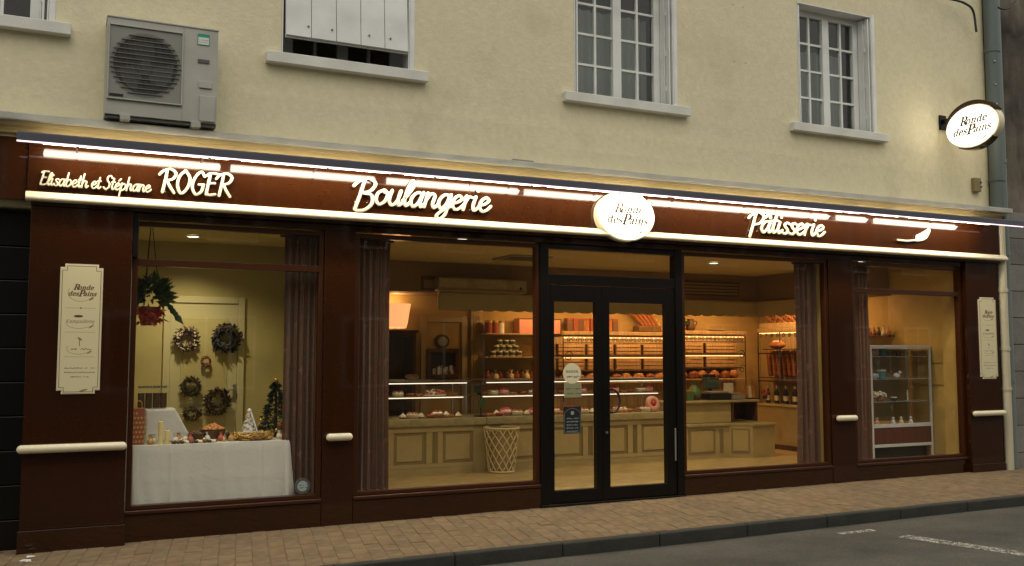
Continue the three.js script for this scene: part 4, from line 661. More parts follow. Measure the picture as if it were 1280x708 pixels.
{ // things on the table
  const on = (u, z) => at(u, 540, z).x, Y = (u, v, z) => at(u, v, z).y;
  { const z = -0.42, xa = on(181, z), xb = on(217, z), xc = on(237, z), h = Y(200, 512, z) - TT; const s = new THREE.Shape([[0.02, 0.02], [xc - xa, 0.02], [xc - xa - 0.02, 0.06], [xb - xa, h - 0.02], [0.02, h - 0.02]].map((p) => new THREE.Vector2(...p))); single('draped_riser', 'white cloth draped over a stepped riser on the display table', 'cloth', flat(s, 0.34, 0.02).translate(xa, TT - 0.0, z - 0.34), M.cloth);
    const jar = thing('sweet_tube', 'tall glass tube of dark sweets with silver lid standing on the draped riser', 'jar', [on(172, -0.62) + 0.0, TT + h, -0.62], 'glass tubes of sweets on the draped riser');
    part('glass', lathe([[0.001, 0], [0.032, 0], [0.034, 0.01], [0.034, 0.17], [0.026, 0.19]]), M.glass, jar); part('contents', cyl(0.03, 0.03, 0.14, 0, 0.004, 0), M.brownWood, jar); part('lid', cyl(0.03, 0.03, 0.022, 0, 0.19, 0), M.steel, jar);
    for (const [u, k] of [[181.5, 1], [191, 2], [200, 3]]) copy(jar, [on(u, -0.62) + 0.02, TT + h, -0.62]); jar.position.x += 0.02; }
  { const z = -0.27, xa = on(163, z) + 0.005, xb = on(180, z), h = Y(170, 511, z) - TT; const b = thing('gift_bag', 'red and gold patterned gift bag at the end of the display table', 'gift bag', [xa, TT, z]); part('bag', bx(0, xb - xa, 0, h, -0.09, 0, 0.004), M.terracotta, b); part('pattern', Array.from({ length: 26 }, (_, i) => new THREE.CircleGeometry(0.011, 8).translate(0.012 + (i % 4) * 0.03 + (i >> 2 & 1) * 0.012, 0.03 + (i >> 2) * 0.042, 0.0015)), M.goldPaper, b); part('handle', tube([[0.03, h, -0.045], [0.04, h + 0.06, -0.045], [0.08, h + 0.06, -0.045], [0.09, h, -0.045]], 0.004), M.gold, b); }
  const candle = (u, v0, r, label) => { const z = -0.24, h = Y(u, v0, z) - TT, c = thing('candle', label, 'candle', [on(u, z), TT, z]); part('wax', lathe([[0.001, 0], [r, 0], [r, h - 0.005], [r * 0.85, h], [0.001, h - 0.006]]), M.candle, c); part('wick', cyl(0.002, 0.002, 0.02, 0, h - 0.005, 0, 6), M.iron, c); };
  candle(200.5, 527, 0.022, 'tall yellow pillar candle in front of the draped riser'); candle(209, 538, 0.022, 'short yellow pillar candle in front of the draped riser');
  { const c0 = single('chocolate', 'small dark chocolate in the row along the edge of the display table', 'chocolate', new THREE.IcosahedronGeometry(0.019, 1).scale(1.1, 0.8, 1), M.choc, [on(217, -0.22), TT + 0.015, -0.22], 'chocolates along the table edge'); for (let k = 1; k < 20; k++) { const c = copy(c0, [on(217 + (k % 10) * 5.6 + (k > 9 ? 2 : 0), k > 9 ? -0.265 : -0.22), TT + 0.015, k > 9 ? -0.265 : -0.22], null, rr(0, 3)); if (k % 3 === 0) { c.material = M.creamCake; c.userData.label = 'small pale chocolate in the row along the edge of the display table'; } else if (k % 3 === 1) { c.material = M.brownLeaf; c.userData.label = 'small brown chocolate in the row along the edge of the display table'; } } }
  const basket = (u, z, r, h, label, fill, mats) => { const b = thing('basket', label, 'basket', [on(u, z), TT, z]); part('weave', lathe([[0.001, 0.004], [r * 0.75, 0.004], [r, h], [r + 0.008, h + 0.006], [r - 0.01, h], [r * 0.7, 0.012]]), M.wicker, b); part('contents', join(Array.from({ length: fill }, (_, i) => { const a = i * 2.4, q = r * 0.78 * Math.sqrt((i + 0.5) / fill); return new THREE.IcosahedronGeometry(r * 0.2, 1).translate(q * Math.cos(a), h * 0.8 + (r - q) * 0.55, q * Math.sin(a)); })), mats, b); return b; };
  basket(266, -0.5, 0.12, 0.1, 'round wicker basket heaped with orange baubles', 24, M.orange); basket(245, -0.4, 0.07, 0.07, 'small wicker basket of brown nuts beside the draped riser', 16, M.brownLeaf);
  { const z = -0.34, b = thing('gold_nest_tray', 'oval gold straw tray of wrapped sweets on the display table', 'tray', [on(317, z), TT, z]); const W = (on(345, z) - on(290, z)) / 2; part('nest', join(Array.from({ length: 170 }, () => { const a = rr(0, 6.283), R = rr(0.75, 1.0), y = rr(0.0, 0.075), b2 = a + rr(0.2, 0.6); return tube([[W * R * Math.cos(a), y, 0.13 * R * Math.sin(a)], [W * R * Math.cos(b2), rr(0, 0.085), 0.13 * R * Math.sin(b2)]], 0.0028, 1, 4); })), M.gold, b); part('base', lathe([[0.001, 0], [1, 0], [1.0, 0.012], [0.001, 0.014]]).scale(W * 0.85, 1, 0.11), M.wicker, b); part('sweets', join(Array.from({ length: 46 }, () => { const a = rr(0, 6.283), q = Math.sqrt(rnd()) * 0.75; return new THREE.IcosahedronGeometry(rr(0.014, 0.024), 1).translate(W * q * Math.cos(a), 0.03 + rr(0, 0.04), 0.12 * q * Math.sin(a)); })), M.goldPaper, b);
    const cz = -0.36, cone = thing('sweet_cone', 'small cone of white and violet sugared almonds with ribbon in the gold tray', 'sweets', [on(311, cz), TT + 0.06, cz]); const h = Y(311, 512, cz) - TT - 0.06; part('cone', cyl(0.062, 0.01, h * 0.85, 0, 0, 0), M.plate, cone); part('almonds', join(Array.from({ length: 90 }, () => { const t = Math.pow(rnd(), 1.4), a = rr(0, 6.283), r = 0.065 * (1 - t) + 0.01; return new THREE.IcosahedronGeometry(0.014, 1).scale(1, 0.7, 0.8).translate(r * Math.cos(a), t * h * 0.85, r * Math.sin(a)); })), M.whiteFlower, cone); part('ribbon', tube([[0.01, h * 0.9, 0.03], [0.035, h * 0.5, 0.055], [0.065, 0.02, 0.06]], 0.008, 16), M.whitePaint, cone); part('bow', ball(0.022, 0, h * 0.94, 0, 10), M.plate, cone); }
  { const z = -0.62, h = Y(344, 476, z) - TT, t = thing('christmas_tree', 'small dark christmas tree with baubles on the display table', 'tree', [on(344, z), TT, z]); part('trunk', cyl(0.02, 0.008, h * 0.95, 0, 0, 0, 8), M.twig, t); part('crown', leaves(620, () => { const y = Math.pow(rnd(), 1.3), a = rr(0, 6.283), r = 0.15 * (1 - y) * Math.sqrt(rr(0.1, 1)); return [new THREE.Vector3(r * Math.cos(a), 0.06 + y * (h - 0.08), r * Math.sin(a)), new THREE.Vector3(Math.cos(a), rr(-0.5, 0.3), Math.sin(a))]; }, 0.04, 0.075), M.leafDark, t); for (let k = 0; k < 22; k++) { const y = Math.pow(rnd(), 1.3), a = rr(0, 6.283), r = 0.18 * (1 - y) + 0.01; part('bauble', ball(rr(0.012, 0.019), r * Math.cos(a), 0.07 + y * (h - 0.1), r * Math.sin(a), 8), [M.gold, M.berry, M.steel][k % 3], t); } part('topper', ball(0.024, 0, h, 0, 10), M.gold, t); }
}
{ const b0 = thing('bauble', 'shiny gold bauble lying among the table decorations', 'bauble', [at(280, 540, -0.3).x, TT + 0.022, -0.3], 'baubles on the display table'); part('ball', ball(0.022, 0, 0, 0, 14), M.gold, b0); part('cap', cyl(0.006, 0.006, 0.008, 0, 0.02, 0, 8), M.steel, b0);
  [[226, -0.33], [234, -0.5], [255, -0.32], [287, -0.45], [352, -0.28]].forEach(([u, z], k) => { const c = copy(b0, [at(u, 540, z).x, TT + 0.022, z], null, k); if (k % 2) { c.children[0].material = M.berry; c.userData.label = 'shiny red bauble lying among the table decorations'; } });
  const po = thing('sweet_pouch', 'small white tied pouch of sweets among the table decorations', 'pouch', [0, 0, 0], 'pouches of sweets on the display table'); part('pouch', lathe([[0.001, 0], [0.024, 0.002], [0.032, 0.025], [0.022, 0.05], [0.008, 0.06], [0.02, 0.085], [0.017, 0.086]], 12), M.plate, po); part('tie', new THREE.TorusGeometry(0.009, 0.004, 6, 10).rotateX(Math.PI / 2).translate(0, 0.061, 0), M.gold, po);
  [[219, -0.31], [223, -0.42], [231, -0.36], [238, -0.3], [243, -0.55], [250, -0.5], [259, -0.42], [276, -0.36], [281, -0.52], [289, -0.3], [349, -0.36], [355, -0.3], [357, -0.45], [188, -0.26], [192, -0.3], [216, -0.5]].forEach(([u, z], k) => { const q = [at(u, 540, z).x, TT, z], c = k ? copy(po, q, null, rr(0, 3)) : (po.position.set(...q), po); if (k % 4 === 1) { c.children[0].material = M.goldPaper; c.userData.label = 'small gold tied pouch of sweets among the table decorations'; } if (k % 4 === 3) { c.children[0].material = M.berry; c.userData.label = 'small red tied pouch of sweets among the table decorations'; } });
  const pc = thing('pine_cone', 'brown pine cone beside the wicker basket of baubles', 'pine cone', [at(285, 540, -0.36).x, TT, -0.36]); part('core', cyl(0.012, 0.004, 0.07, 0, 0.01, 0, 8), M.twig, pc); part('scales', leaves(70, (i) => { const t = i / 70, a = i * 2.4; return [new THREE.Vector3(0.01 * Math.cos(a), 0.012 + t * 0.06, 0.01 * Math.sin(a)), new THREE.Vector3(Math.cos(a), 0.5, Math.sin(a))]; }, 0.018, 0.03), M.brownLeaf, pc); }
// ------------------------------------------------------------------ stickers and notices on the glass
function disc(name, u, v, rpx, label, draw, z = -0.024) { const c = at(u, v, z), r = Math.abs(at(u + rpx, v, z).x - c.x) * 0.93, t = print(256, 256, draw), m = new THREE.MeshStandardMaterial({ map: t, roughness: 0.6 }), s = thing(name, label, 'sign', [c.x, c.y, z]); part('disc', new THREE.CylinderGeometry(r, r, 0.002, 36).rotateX(Math.PI / 2), M.label, s); part('print', faceUV(new THREE.CircleGeometry(r, 36), 2 * r, 2 * r).translate(0, 0, 0.002), m, s); }
disc('window_sticker', 378, 608, 10.5, 'round grey sticker low on the glass beside the floral curtain', (x) => { x.fillStyle = '#4a4f4c'; x.fillRect(0, 0, 256, 256); x.fillStyle = '#9aa5a2'; x.beginPath(); x.arc(128, 128, 84, 0, 7); x.fill(); x.strokeStyle = '#3c4442'; squiggle(x, 70, 120, 190, 20, 9, 4); squiggle(x, 70, 160, 190, 20, 9, 8); });
disc('door_notice', 715, 467, 12, 'round cream notice with two lines on the glass door', (x) => { x.fillStyle = '#d8cfae'; x.fillRect(0, 0, 256, 256); x.fillStyle = '#4a4436'; x.font = 'bold 44px sans-serif'; x.textAlign = 'center'; x.fillText('MAISON', 128, 122); x.strokeStyle = '#5a5444'; squiggle(x, 52, 178, 206, 24, 9, 12); });
function plaque(name, u0, v0, u1, v1, label, draw, z, edge) { const a = at(u0, v0, z), b = at(u1, v1, z), w = b.x - a.x, h = a.y - b.y, t = print(200, Math.round(200 * h / w), draw), m = new THREE.MeshStandardMaterial({ map: t, roughness: 0.5 }), s = thing(name, label, 'sign', [(a.x + b.x) / 2, (a.y + b.y) / 2, z]); part('plate', bx(-w / 2, w / 2, -h / 2, h / 2, -0.003, 0, 0), edge, s); part('print', new THREE.PlaneGeometry(w - 0.004, h - 0.004).translate(0, 0, 0.0015), m, s); return s; }
plaque('door_notice', 705.5, 480, 727, 497, 'small translucent printed card under the round notice', (x, w, h) => { x.fillStyle = '#8d8c6c'; x.fillRect(0, 0, w, h); x.strokeStyle = '#4d4c38'; squiggle(x, 20, h * 0.4, w - 20, 18, 6, 6); squiggle(x, 20, h * 0.75, w - 20, 18, 6, 16); }, -0.022, M.label);
plaque('opening_hours_board', 704.5, 509, 726.5, 542, 'small black opening hours board on the glass door', (x, w, h) => { x.fillStyle = '#15171a'; x.fillRect(0, 0, w, h); x.strokeStyle = '#7f8a8c'; x.lineWidth = 4; x.beginPath(); x.moveTo(8, h - 8); x.lineTo(8, 60); x.quadraticCurveTo(w / 2, -30, w - 8, 60); x.lineTo(w - 8, h - 8); x.closePath(); x.stroke(); x.fillStyle = '#8f9a9c'; x.beginPath(); x.arc(w / 2, 62, 20, 0, 7); x.fill(); x.strokeStyle = '#8f9a9c'; for (let k = 0; k < 5; k++) squiggle(x, 34, 122 + k * 32, w - 34, 17, 5, 20 + k * 7); }, -0.022, M.plastic);

// ------------------------------------------------------------------ pastry counters
const CZ = -2.5, CT = 0.8;
function counter(x0, x1, label, doors) {
  const c = thing('pastry_counter', label, 'counter', [x0, FY, CZ]); const W = x1 - x0, H = 0.6;
  part('carcass', bx(0, W, 0, H, -0.8, -0.02), M.counter, c);
  part('plinth', bx(0.01, W - 0.01, 0.0, 0.08, -0.019, -0.004), M.counter, c);
  part('front_rail', [bx(0, W, H - 0.07, H, -0.0195, 0.0, 0.003), bx(0, W, 0.081, 0.13, -0.0195, 0.0, 0.003)], M.counter, c);
  const n = doors, w = W / n;
  for (let k = 0; k < n; k++) { const a = k * w; part('stile', bx(a + 0.005, a + 0.085, 0.131, H - 0.071, -0.0195, 0.0, 0.003), M.counter, c); part('fluted_strip', [0.1, 0.12, 0.14].map((d) => bx(a + d, a + d + 0.012, 0.14, H - 0.08, -0.0195, -0.008, 0.004)), M.groove, c); part('stile', bx(a + 0.16, a + 0.23, 0.131, H - 0.071, -0.0195, 0.0, 0.003), M.counter, c); const p = part('panel', bx(a + 0.27, a + w - 0.05, 0.17, H - 0.11, -0.0195, -0.006, 0.005), M.counter, c); part('panel_moulding', [bx(a + 0.231, a + w, 0.131, 0.165, -0.0195, -0.016), bx(a + 0.231, a + w, H - 0.105, H - 0.071, -0.0195, -0.016), bx(a + 0.231, a + 0.265, 0.166, H - 0.106, -0.0195, -0.016), bx(a + w - 0.045, a + w, 0.166, H - 0.106, -0.0195, -0.016)], M.groove, p); }
  part('worktop', bx(-0.005, W + 0.005, H + 0.001, CT - FY, -0.81, 0.03, 0.012), M.counterTop, c);
  // glass case
  const y1 = 1.06 - FY, y2 = 1.25 - FY;
  for (const [y, d] of [[y1, 0.5], [y2, 0.62]]) {
    const s = part('glass_shelf', bx(0.02, W - 0.02, y, y + 0.01, -0.72, -0.72 + d), M.counterTop, c);
    part('light_strip', bx(0.05, W - 0.05, y - 0.011, y - 0.0005, -0.72 + d - 0.02, -0.72 + d - 0.005, 0.003), glow(1, 0.87, 0.62, 1.5), s);
    const L = new THREE.RectAreaLight(new THREE.Color().setRGB(1, 0.85, 0.58), 9, W - 0.1, 0.016); L.position.set(W / 2, y - 0.016, -0.72 + d - 0.013); c.add(L); L.lookAt(x0 + W / 2, FY + y - 1, CZ - 0.72 + d - 0.25);
  }
  const fp = part('front_glass', new THREE.PlaneGeometry(W - 0.02, 0.51), M.glass, c); fp.position.set(W / 2, CT - FY + 0.25, -0.03); fp.rotation.x = -0.1;
  part('end_post', [bx(0.0, 0.018, CT - FY + 0.001, y2 + 0.02, -0.73, -0.712), bx(W - 0.018, W, CT - FY + 0.001, y2 + 0.02, -0.73, -0.712), bx(0, W, y2 + 0.0205, y2 + 0.03, -0.73, -0.06)], M.alu, c);
  return c;
}
const CX = [at(470, 530, CZ).x, at(592, 530, CZ).x, at(608, 530, CZ).x, at(838, 530, CZ).x];
counter(CX[0], CX[1], 'cream panelled pastry counter with lit glass case behind the floral curtain window', 2);
counter(CX[2], CX[3], 'long cream panelled pastry counter with lit glass case behind the glass doors', 4);
{ // the gap between the cases: plain base carrying on
  const g = thing('counter_link', 'plain cream base joining the two pastry counters', 'counter', [CX[1] + 0.003, FY, CZ]); const W = CX[2] - CX[1] - 0.006; part('carcass', bx(0, W, 0, 0.6, -0.8, -0.02), M.counter, g); part('worktop', bx(0.003, W - 0.003, 0.601, CT - FY, -0.81, 0.02, 0.01), M.counterTop, g);
}
// pastries: one of each kind, then copies
{
  const G = {
    fruit_tart: ['fruit tart with red glaze', (o) => { part('crust', lathe([[0.001, 0], [0.05, 0], [0.062, 0.025], [0.056, 0.025], [0.001, 0.018]], 18), M.crust, o); part('fruit', join(Array.from({ length: 9 }, (_, i) => new THREE.IcosahedronGeometry(0.017, 1).translate(i ? 0.034 * Math.cos(i * 0.785) : 0, 0.03, i ? 0.034 * Math.sin(i * 0.785) : 0))), M.berry, o); }],
    cream_cake: ['round white cream cake', (o) => { part('sponge', lathe([[0.001, 0], [0.075, 0], [0.078, 0.05], [0.07, 0.06], [0.001, 0.062]], 20), M.creamCake, o); part('decoration', join(Array.from({ length: 7 }, (_, i) => new THREE.IcosahedronGeometry(0.014, 1).translate(0.05 * Math.cos(i * 0.9), 0.066, 0.05 * Math.sin(i * 0.9)))), M.berry, o); }],
    eclair: ['chocolate iced eclair', (o) => { part('bun', capsule([-0.05, 0.02, 0], [0.05, 0.02, 0], 0.02), M.crust, o); part('icing', capsule([-0.05, 0.027, 0], [0.05, 0.027, 0], 0.0175), M.choc, o); }],
    salmon_tart: ['orange glazed slice tart', (o) => { part('crust', bx(-0.06, 0.06, 0, 0.02, -0.035, 0.035, 0.005), M.crust, o); part('topping', join(Array.from({ length: 8 }, (_, i) => ball(0.015, -0.045 + (i % 4) * 0.03, 0.024, (i >> 2) * 0.03 - 0.015, 8))), M.orange, o); }],
    meringue: ['pale piped meringue', (o) => { part('swirl', lathe([[0.001, 0], [0.045, 0], [0.05, 0.015], [0.04, 0.025], [0.042, 0.035], [0.025, 0.045], [0.022, 0.055], [0.001, 0.07]], 16), M.creamCake, o); part('case', lathe([[0.001, -0.0], [0.05, 0.0], [0.058, 0.018], [0.054, 0.018]], 16), M.goldPaper, o); }],
    strawberry_cake: ['tall pink strawberry cake', (o) => { part('sponge', lathe([[0.001, 0], [0.085, 0], [0.085, 0.07], [0.001, 0.07]], 22), M.pink, o); part('strawberries', join(Array.from({ length: 16 }, (_, i) => new THREE.ConeGeometry(0.018, 0.034, 8).translate(0.06 * Math.sqrt(i / 16) * 1.15 * Math.cos(i * 2.4), 0.085, 0.06 * Math.sqrt(i / 16) * 1.15 * Math.sin(i * 2.4)))), M.red, o); }],
  };
  const kinds = Object.keys(G), proto = {};
  const put = (kind, x, y, z, where) => { const label = `${G[kind][0]} ${where}`, group = `pastries ${where}`; if (!proto[kind]) { const o = thing(kind, label, 'pastry', [x, y, z], group); G[kind][1](o); proto[kind] = o; return o; } return copy(proto[kind], [x, y, z], label, rr(-0.4, 0.4), group); };
  const seqL = ['meringue', 'cream_cake', 'meringue', 'fruit_tart', 'eclair', 'salmon_tart'], seqR = ['salmon_tart', 'fruit_tart', 'eclair', 'cream_cake', 'meringue', 'strawberry_cake', 'fruit_tart', 'salmon_tart'];
  for (const [a, b, sq, side] of [[CX[0] + 0.4, CX[1] - 0.1, seqL, 'of the counter by the floral curtain'], [CX[2] + 0.12, CX[3] - 0.1, seqR, 'of the counter behind the glass doors']]) {
    let k = 0; for (let x = a; x < b; x += rr(0.115, 0.14), k++) { put(sq[k % sq.length], x, CT + 0.001, CZ - 0.14 + rr(-0.02, 0.02), `on the lower deck ${side}`); if (k % 3) put(sq[(k + 3) % sq.length], x + 0.05, CT + 0.001, CZ - 0.36, `on the lower deck ${side}`); }
    k = 0; for (let x = a; x < b; x += rr(0.12, 0.17), k++) put(sq[(k * 2 + 1) % sq.length], x, 1.0705, CZ - 0.36, `on the glass shelf ${side}`);
  }
  { // large berry crown on the shelf
    const p = at(545, 488, CZ - 0.3), t = thing('berry_crown', 'long heap of red berry cakes on the glass shelf by the floral curtain', 'cake', [p.x, 1.0705, CZ - 0.35]); part('base', lathe([[0.001, 0], [1, 0], [1, 0.02], [0.001, 0.03]]).scale(0.17, 1, 0.09), M.plate, t); part('berries', join(Array.from({ length: 80 }, () => { const a = rr(0, 6.28), q = Math.sqrt(rnd()); return new THREE.IcosahedronGeometry(0.017, 1).translate(0.15 * q * Math.cos(a), 0.03 + 0.045 * (1 - q), 0.075 * q * Math.sin(a)); })), M.berry, t); part('cream', join(Array.from({ length: 26 }, () => { const a = rr(0, 6.28), q = Math.sqrt(rnd()); return new THREE.IcosahedronGeometry(0.013, 1).translate(0.13 * q * Math.cos(a), 0.06 + 0.035 * (1 - q), 0.065 * q * Math.sin(a)); })), M.creamCake, t);
    const q = at(793, 553, CZ - 0.1); }
  { const p = at(817, 522, CZ - 0.1), t = thing('charlotte_cake', 'tall red ring cake at the end of the lower deck', 'cake', [p.x, CT + 0.001, CZ - 0.12]); part('ring', new THREE.TorusGeometry(0.075, 0.04, 12, 26).rotateX(-0.25).translate(0, 0.11, 0), M.pink, t); part('centre', ball(0.05, 0, 0.11, 0, 12), M.red, t); part('stand', cyl(0.05, 0.09, 0.012, 0, 0, 0), M.plate, t); }
  { const p = at(555, 478, CZ - 0.4), b = thing('counter_basket', 'wicker basket with ribboned jars on the counter top by the floral curtain', 'basket', [p.x, 1.281, CZ - 0.4]); part('weave', lathe([[0.001, 0.002], [0.11, 0.002], [0.15, 0.07], [0.14, 0.075], [0.1, 0.012]]).scale(1.3, 1, 0.9), M.wicker, b); part('jars', join(Array.from({ length: 7 }, (_, i) => cyl(0.026, 0.022, 0.13 + 0.02 * (i % 3), -0.13 + i * 0.043, 0.02, (i % 2) * 0.05 - 0.02, 10))), M.plate, b); part('ribbons', leaves(60, () => [new THREE.Vector3(rr(-0.16, 0.18), rr(0.06, 0.15), rr(-0.06, 0.08)), rdir()], 0.04, 0.07), M.terracotta, b); }
  { const p = at(515, 478, CZ - 0.4), b = thing('counter_bowl', 'low bowl of wrapped sweets on the counter top by the dark cabinet', 'bowl', [p.x, 1.281, CZ - 0.4]); part('bowl', lathe([[0.001, 0], [0.05, 0], [0.1, 0.04], [0.095, 0.042], [0.001, 0.012]]), M.plate, b); part('sweets', join(Array.from({ length: 22 }, () => { const a = rr(0, 6.28), q = 0.08 * Math.sqrt(rnd()); return new THREE.IcosahedronGeometry(0.016, 0).translate(q * Math.cos(a), 0.045 + 0.02 * rnd(), q * Math.sin(a)); })), M.orange, b); }
}
{ // iron card stand between the two cases
  const p = at(601, 528, CZ - 0.15), s = thing('card_stand', 'black iron card stand between the two pastry cases', 'stand', [p.x, CT, CZ - 0.15]); part('pole', cyl(0.008, 0.008, 0.46, 0, 0, 0, 8), M.iron, s); part('base', lathe([[0.001, 0], [0.1, 0], [0.1, 0.012], [0.001, 0.02]]), M.iron, s); for (let k = 0; k < 4; k++) part('card', bx(-0.045, 0.045, 0, 0.1, -0.003, 0.003).rotateY(k * 0.9).translate(0.05 * Math.sin(k * 1.57), 0.12 + 0.1 * (k >> 1) + 0.03 * k, 0.05 * Math.cos(k * 1.57)), [M.green, M.leafDark, M.plastic, M.leafDark][k], s); part('scroll', tube([[0, 0.4, 0], [0.07, 0.43, 0], [0.08, 0.36, 0], [0.05, 0.34, 0]], 0.006, 20), M.iron, s);
  const q = at(627, 588, -2.3), b = thing('lattice_bin', 'pale lattice basket standing on the shop floor', 'basket', [q.x, FY, -2.3]); const H = 0.6, r0 = 0.165, r1 = 0.225, g = []; for (const sg of [-1, 1]) for (let k = 0; k < 13; k++) { const pts = []; for (let i = 0; i <= 10; i++) { const t = i / 10, a = k / 13 * 6.283 + sg * t * 1.7, r = r0 + (r1 - r0) * t + sg * 0.003; pts.push([r * Math.cos(a), 0.02 + t * (H - 0.05), r * Math.sin(a)]); } g.push(tube(pts, 0.0085, 20, 5)); } part('lattice', g, M.wickerPale, b); part('rim', [new THREE.TorusGeometry(r1, 0.014, 8, 36).rotateX(Math.PI / 2).translate(0, H - 0.03, 0), new THREE.TorusGeometry(r0, 0.012, 8, 36).rotateX(Math.PI / 2).translate(0, 0.02, 0)], M.wickerPale, b); part('base', cyl(r0, r0, 0.012, 0, 0.002, 0, 28), M.wickerPale, b); part('liner', lathe([[0.001, 0.02], [r0 * 0.9, 0.02], [r1 * 0.9, H - 0.06]]), M.counter, b);
}
// ------------------------------------------------------------------ back wall by the counter: cabinet, lamp, mirror, door casing
{
  const zc = -3.85, a = at(470, 416, zc), b = at(520, 416, zc), c = thing('dark_cabinet', 'tall dark wooden cabinet with glass door against the shop wall', 'cabinet', [a.x, FY, ZB]); const W = b.x - a.x, H = a.y - FY, D = zc - ZB; part('carcass', [bx(0, 0.05, 0, H, 0.002, D), bx(W - 0.05, W, 0, H, 0.002, D), bx(0.051, W - 0.051, H - 0.06, H, 0.002, D), bx(0.051, W - 0.051, 0, 0.1, 0.002, D), bx(0.051, W - 0.051, 0.101, H - 0.061, 0.002, 0.02)], M.brownWood, c); part('cornice', bx(-0.03, W + 0.03, H + 0.001, H + 0.04, 0.002, D + 0.03, 0.008), M.brownWood, c); part('shelf', bx(0.052, W - 0.052, H * 0.55, H * 0.55 + 0.02, 0.021, D - 0.03), M.brownWood, c); const gp = part('door_glass', new THREE.PlaneGeometry(W - 0.1, H - 0.17), M.glass, c); gp.position.set(W / 2, H / 2 + 0.02, D - 0.01);
  const q = at(499, 411, zc + 0.0), l = thing('table_lamp', 'glowing orange table lamp on top of the dark cabinet', 'lamp', [q.x, a.y + 0.042, zc - 0.16]); const hh = at(499, 380, zc - 0.1).y - (a.y + 0.042); part('base', lathe([[0.001, 0], [0.06, 0], [0.05, 0.012], [0.01, 0.02], [0.001, 0.02]]), M.iron, l); part('stem', cyl(0.006, 0.006, hh * 0.5, 0, 0.012, 0, 8), M.iron, l); part('lamp_shade', lathe([[0.15, 0.03], [0.17, 0.1], [0.2, hh * 0.8], [0.215, hh]], 36), glow(1, 0.42, 0.15, 1.05), l); part('bulb', ball(0.03, 0, hh * 0.5 + 0.03, 0, 12), glow(1, 0.6, 0.3, 3), l); const P = new THREE.PointLight(new THREE.Color().setRGB(1, 0.55, 0.22), 0.35); P.position.set(0, hh + 0.06, 0.02); P.castShadow = true; P.shadow.radius = 3; l.add(P);
}
{ const z = ZB, a = at(533, 436, z + 0.03), b = at(573, 482, z + 0.03), m = thing('chalk_mirror', 'dark framed blackboard on the shop wall', 'blackboard', [(a.x + b.x) / 2, (a.y + b.y) / 2, z]); const w = (b.x - a.x) / 2, h = (a.y - b.y) / 2; part('frame', [bx(-w, w, h - 0.06, h, 0.002, 0.045, 0.01), bx(-w, w, -h, -h + 0.06, 0.002, 0.045, 0.01), bx(-w, -w + 0.06, -h + 0.061, h - 0.061, 0.002, 0.045, 0.01), bx(w - 0.06, w, -h + 0.061, h - 0.061, 0.002, 0.045, 0.01)], M.brownWood, m); part('board', bx(-w + 0.061, w - 0.061, -h + 0.061, h - 0.061, 0.002, 0.02), M.plastic, m); part('inner_bead', [bx(-w + 0.061, w - 0.061, h - 0.085, h - 0.0615, 0.0205, 0.03), bx(-w + 0.061, -w + 0.085, -h + 0.062, h - 0.0855, 0.0205, 0.03), bx(w - 0.085, w - 0.061, -h + 0.062, h - 0.0855, 0.0205, 0.03)], M.blueLeaf, m);
  const c = at(553, 427, z + 0.03), o = thing('oval_plaque', 'small dark oval plaque above the framed blackboard', 'plaque', [c.x, c.y, z]); part('rim', flat(ovalPts(0.11, 0.1), 0.03, 0.008, 24).translate(0, 0, 0.002), M.brownWood, o); part('face', flat(ovalPts(0.075, 0.065), 0.012, 0.003, 24).translate(0, 0, 0.0325), M.greyPaint, o); part('mount', bx(-0.05, 0.05, -0.12, -0.08, 0.002, 0.03, 0.006), M.brownWood, o);
  const d0 = at(526, 395, z + 0.02), d1 = at(584, 395, z + 0.02), d = thing('back_door', 'closed ochre door behind the pastry counter', 'door', [d0.x, FY, z]); const W = d1.x - d0.x, H = d0.y - FY; part('casing', [bx(0, 0.09, 0, H, 0.001, 0.03, 0.006), bx(W - 0.09, W, 0, H, 0.001, 0.03, 0.006), bx(0.091, W - 0.091, H - 0.09, H, 0.001, 0.03, 0.006)], M.counter, d); part('leaf', bx(0.092, W - 0.092, 0, H - 0.092, 0.0005, 0.0015), M.wallShop, d);
  const f = at(589, 400, z), p = thing('fluted_pilaster', 'pale fluted wall pilaster beside the sweet jar shelves', 'pilaster', [f.x, FY, z]); part('shaft', bx(-0.02, 0.16, 0, 2.2, 0.001, 0.05, 0.006), M.counter, p); for (let k = 0; k < 3; k++) part('flute', bx(0.02 + k * 0.04, 0.04 + k * 0.04, 0.2, 2.1, 0.051, 0.058, 0.003), M.counter, p); }
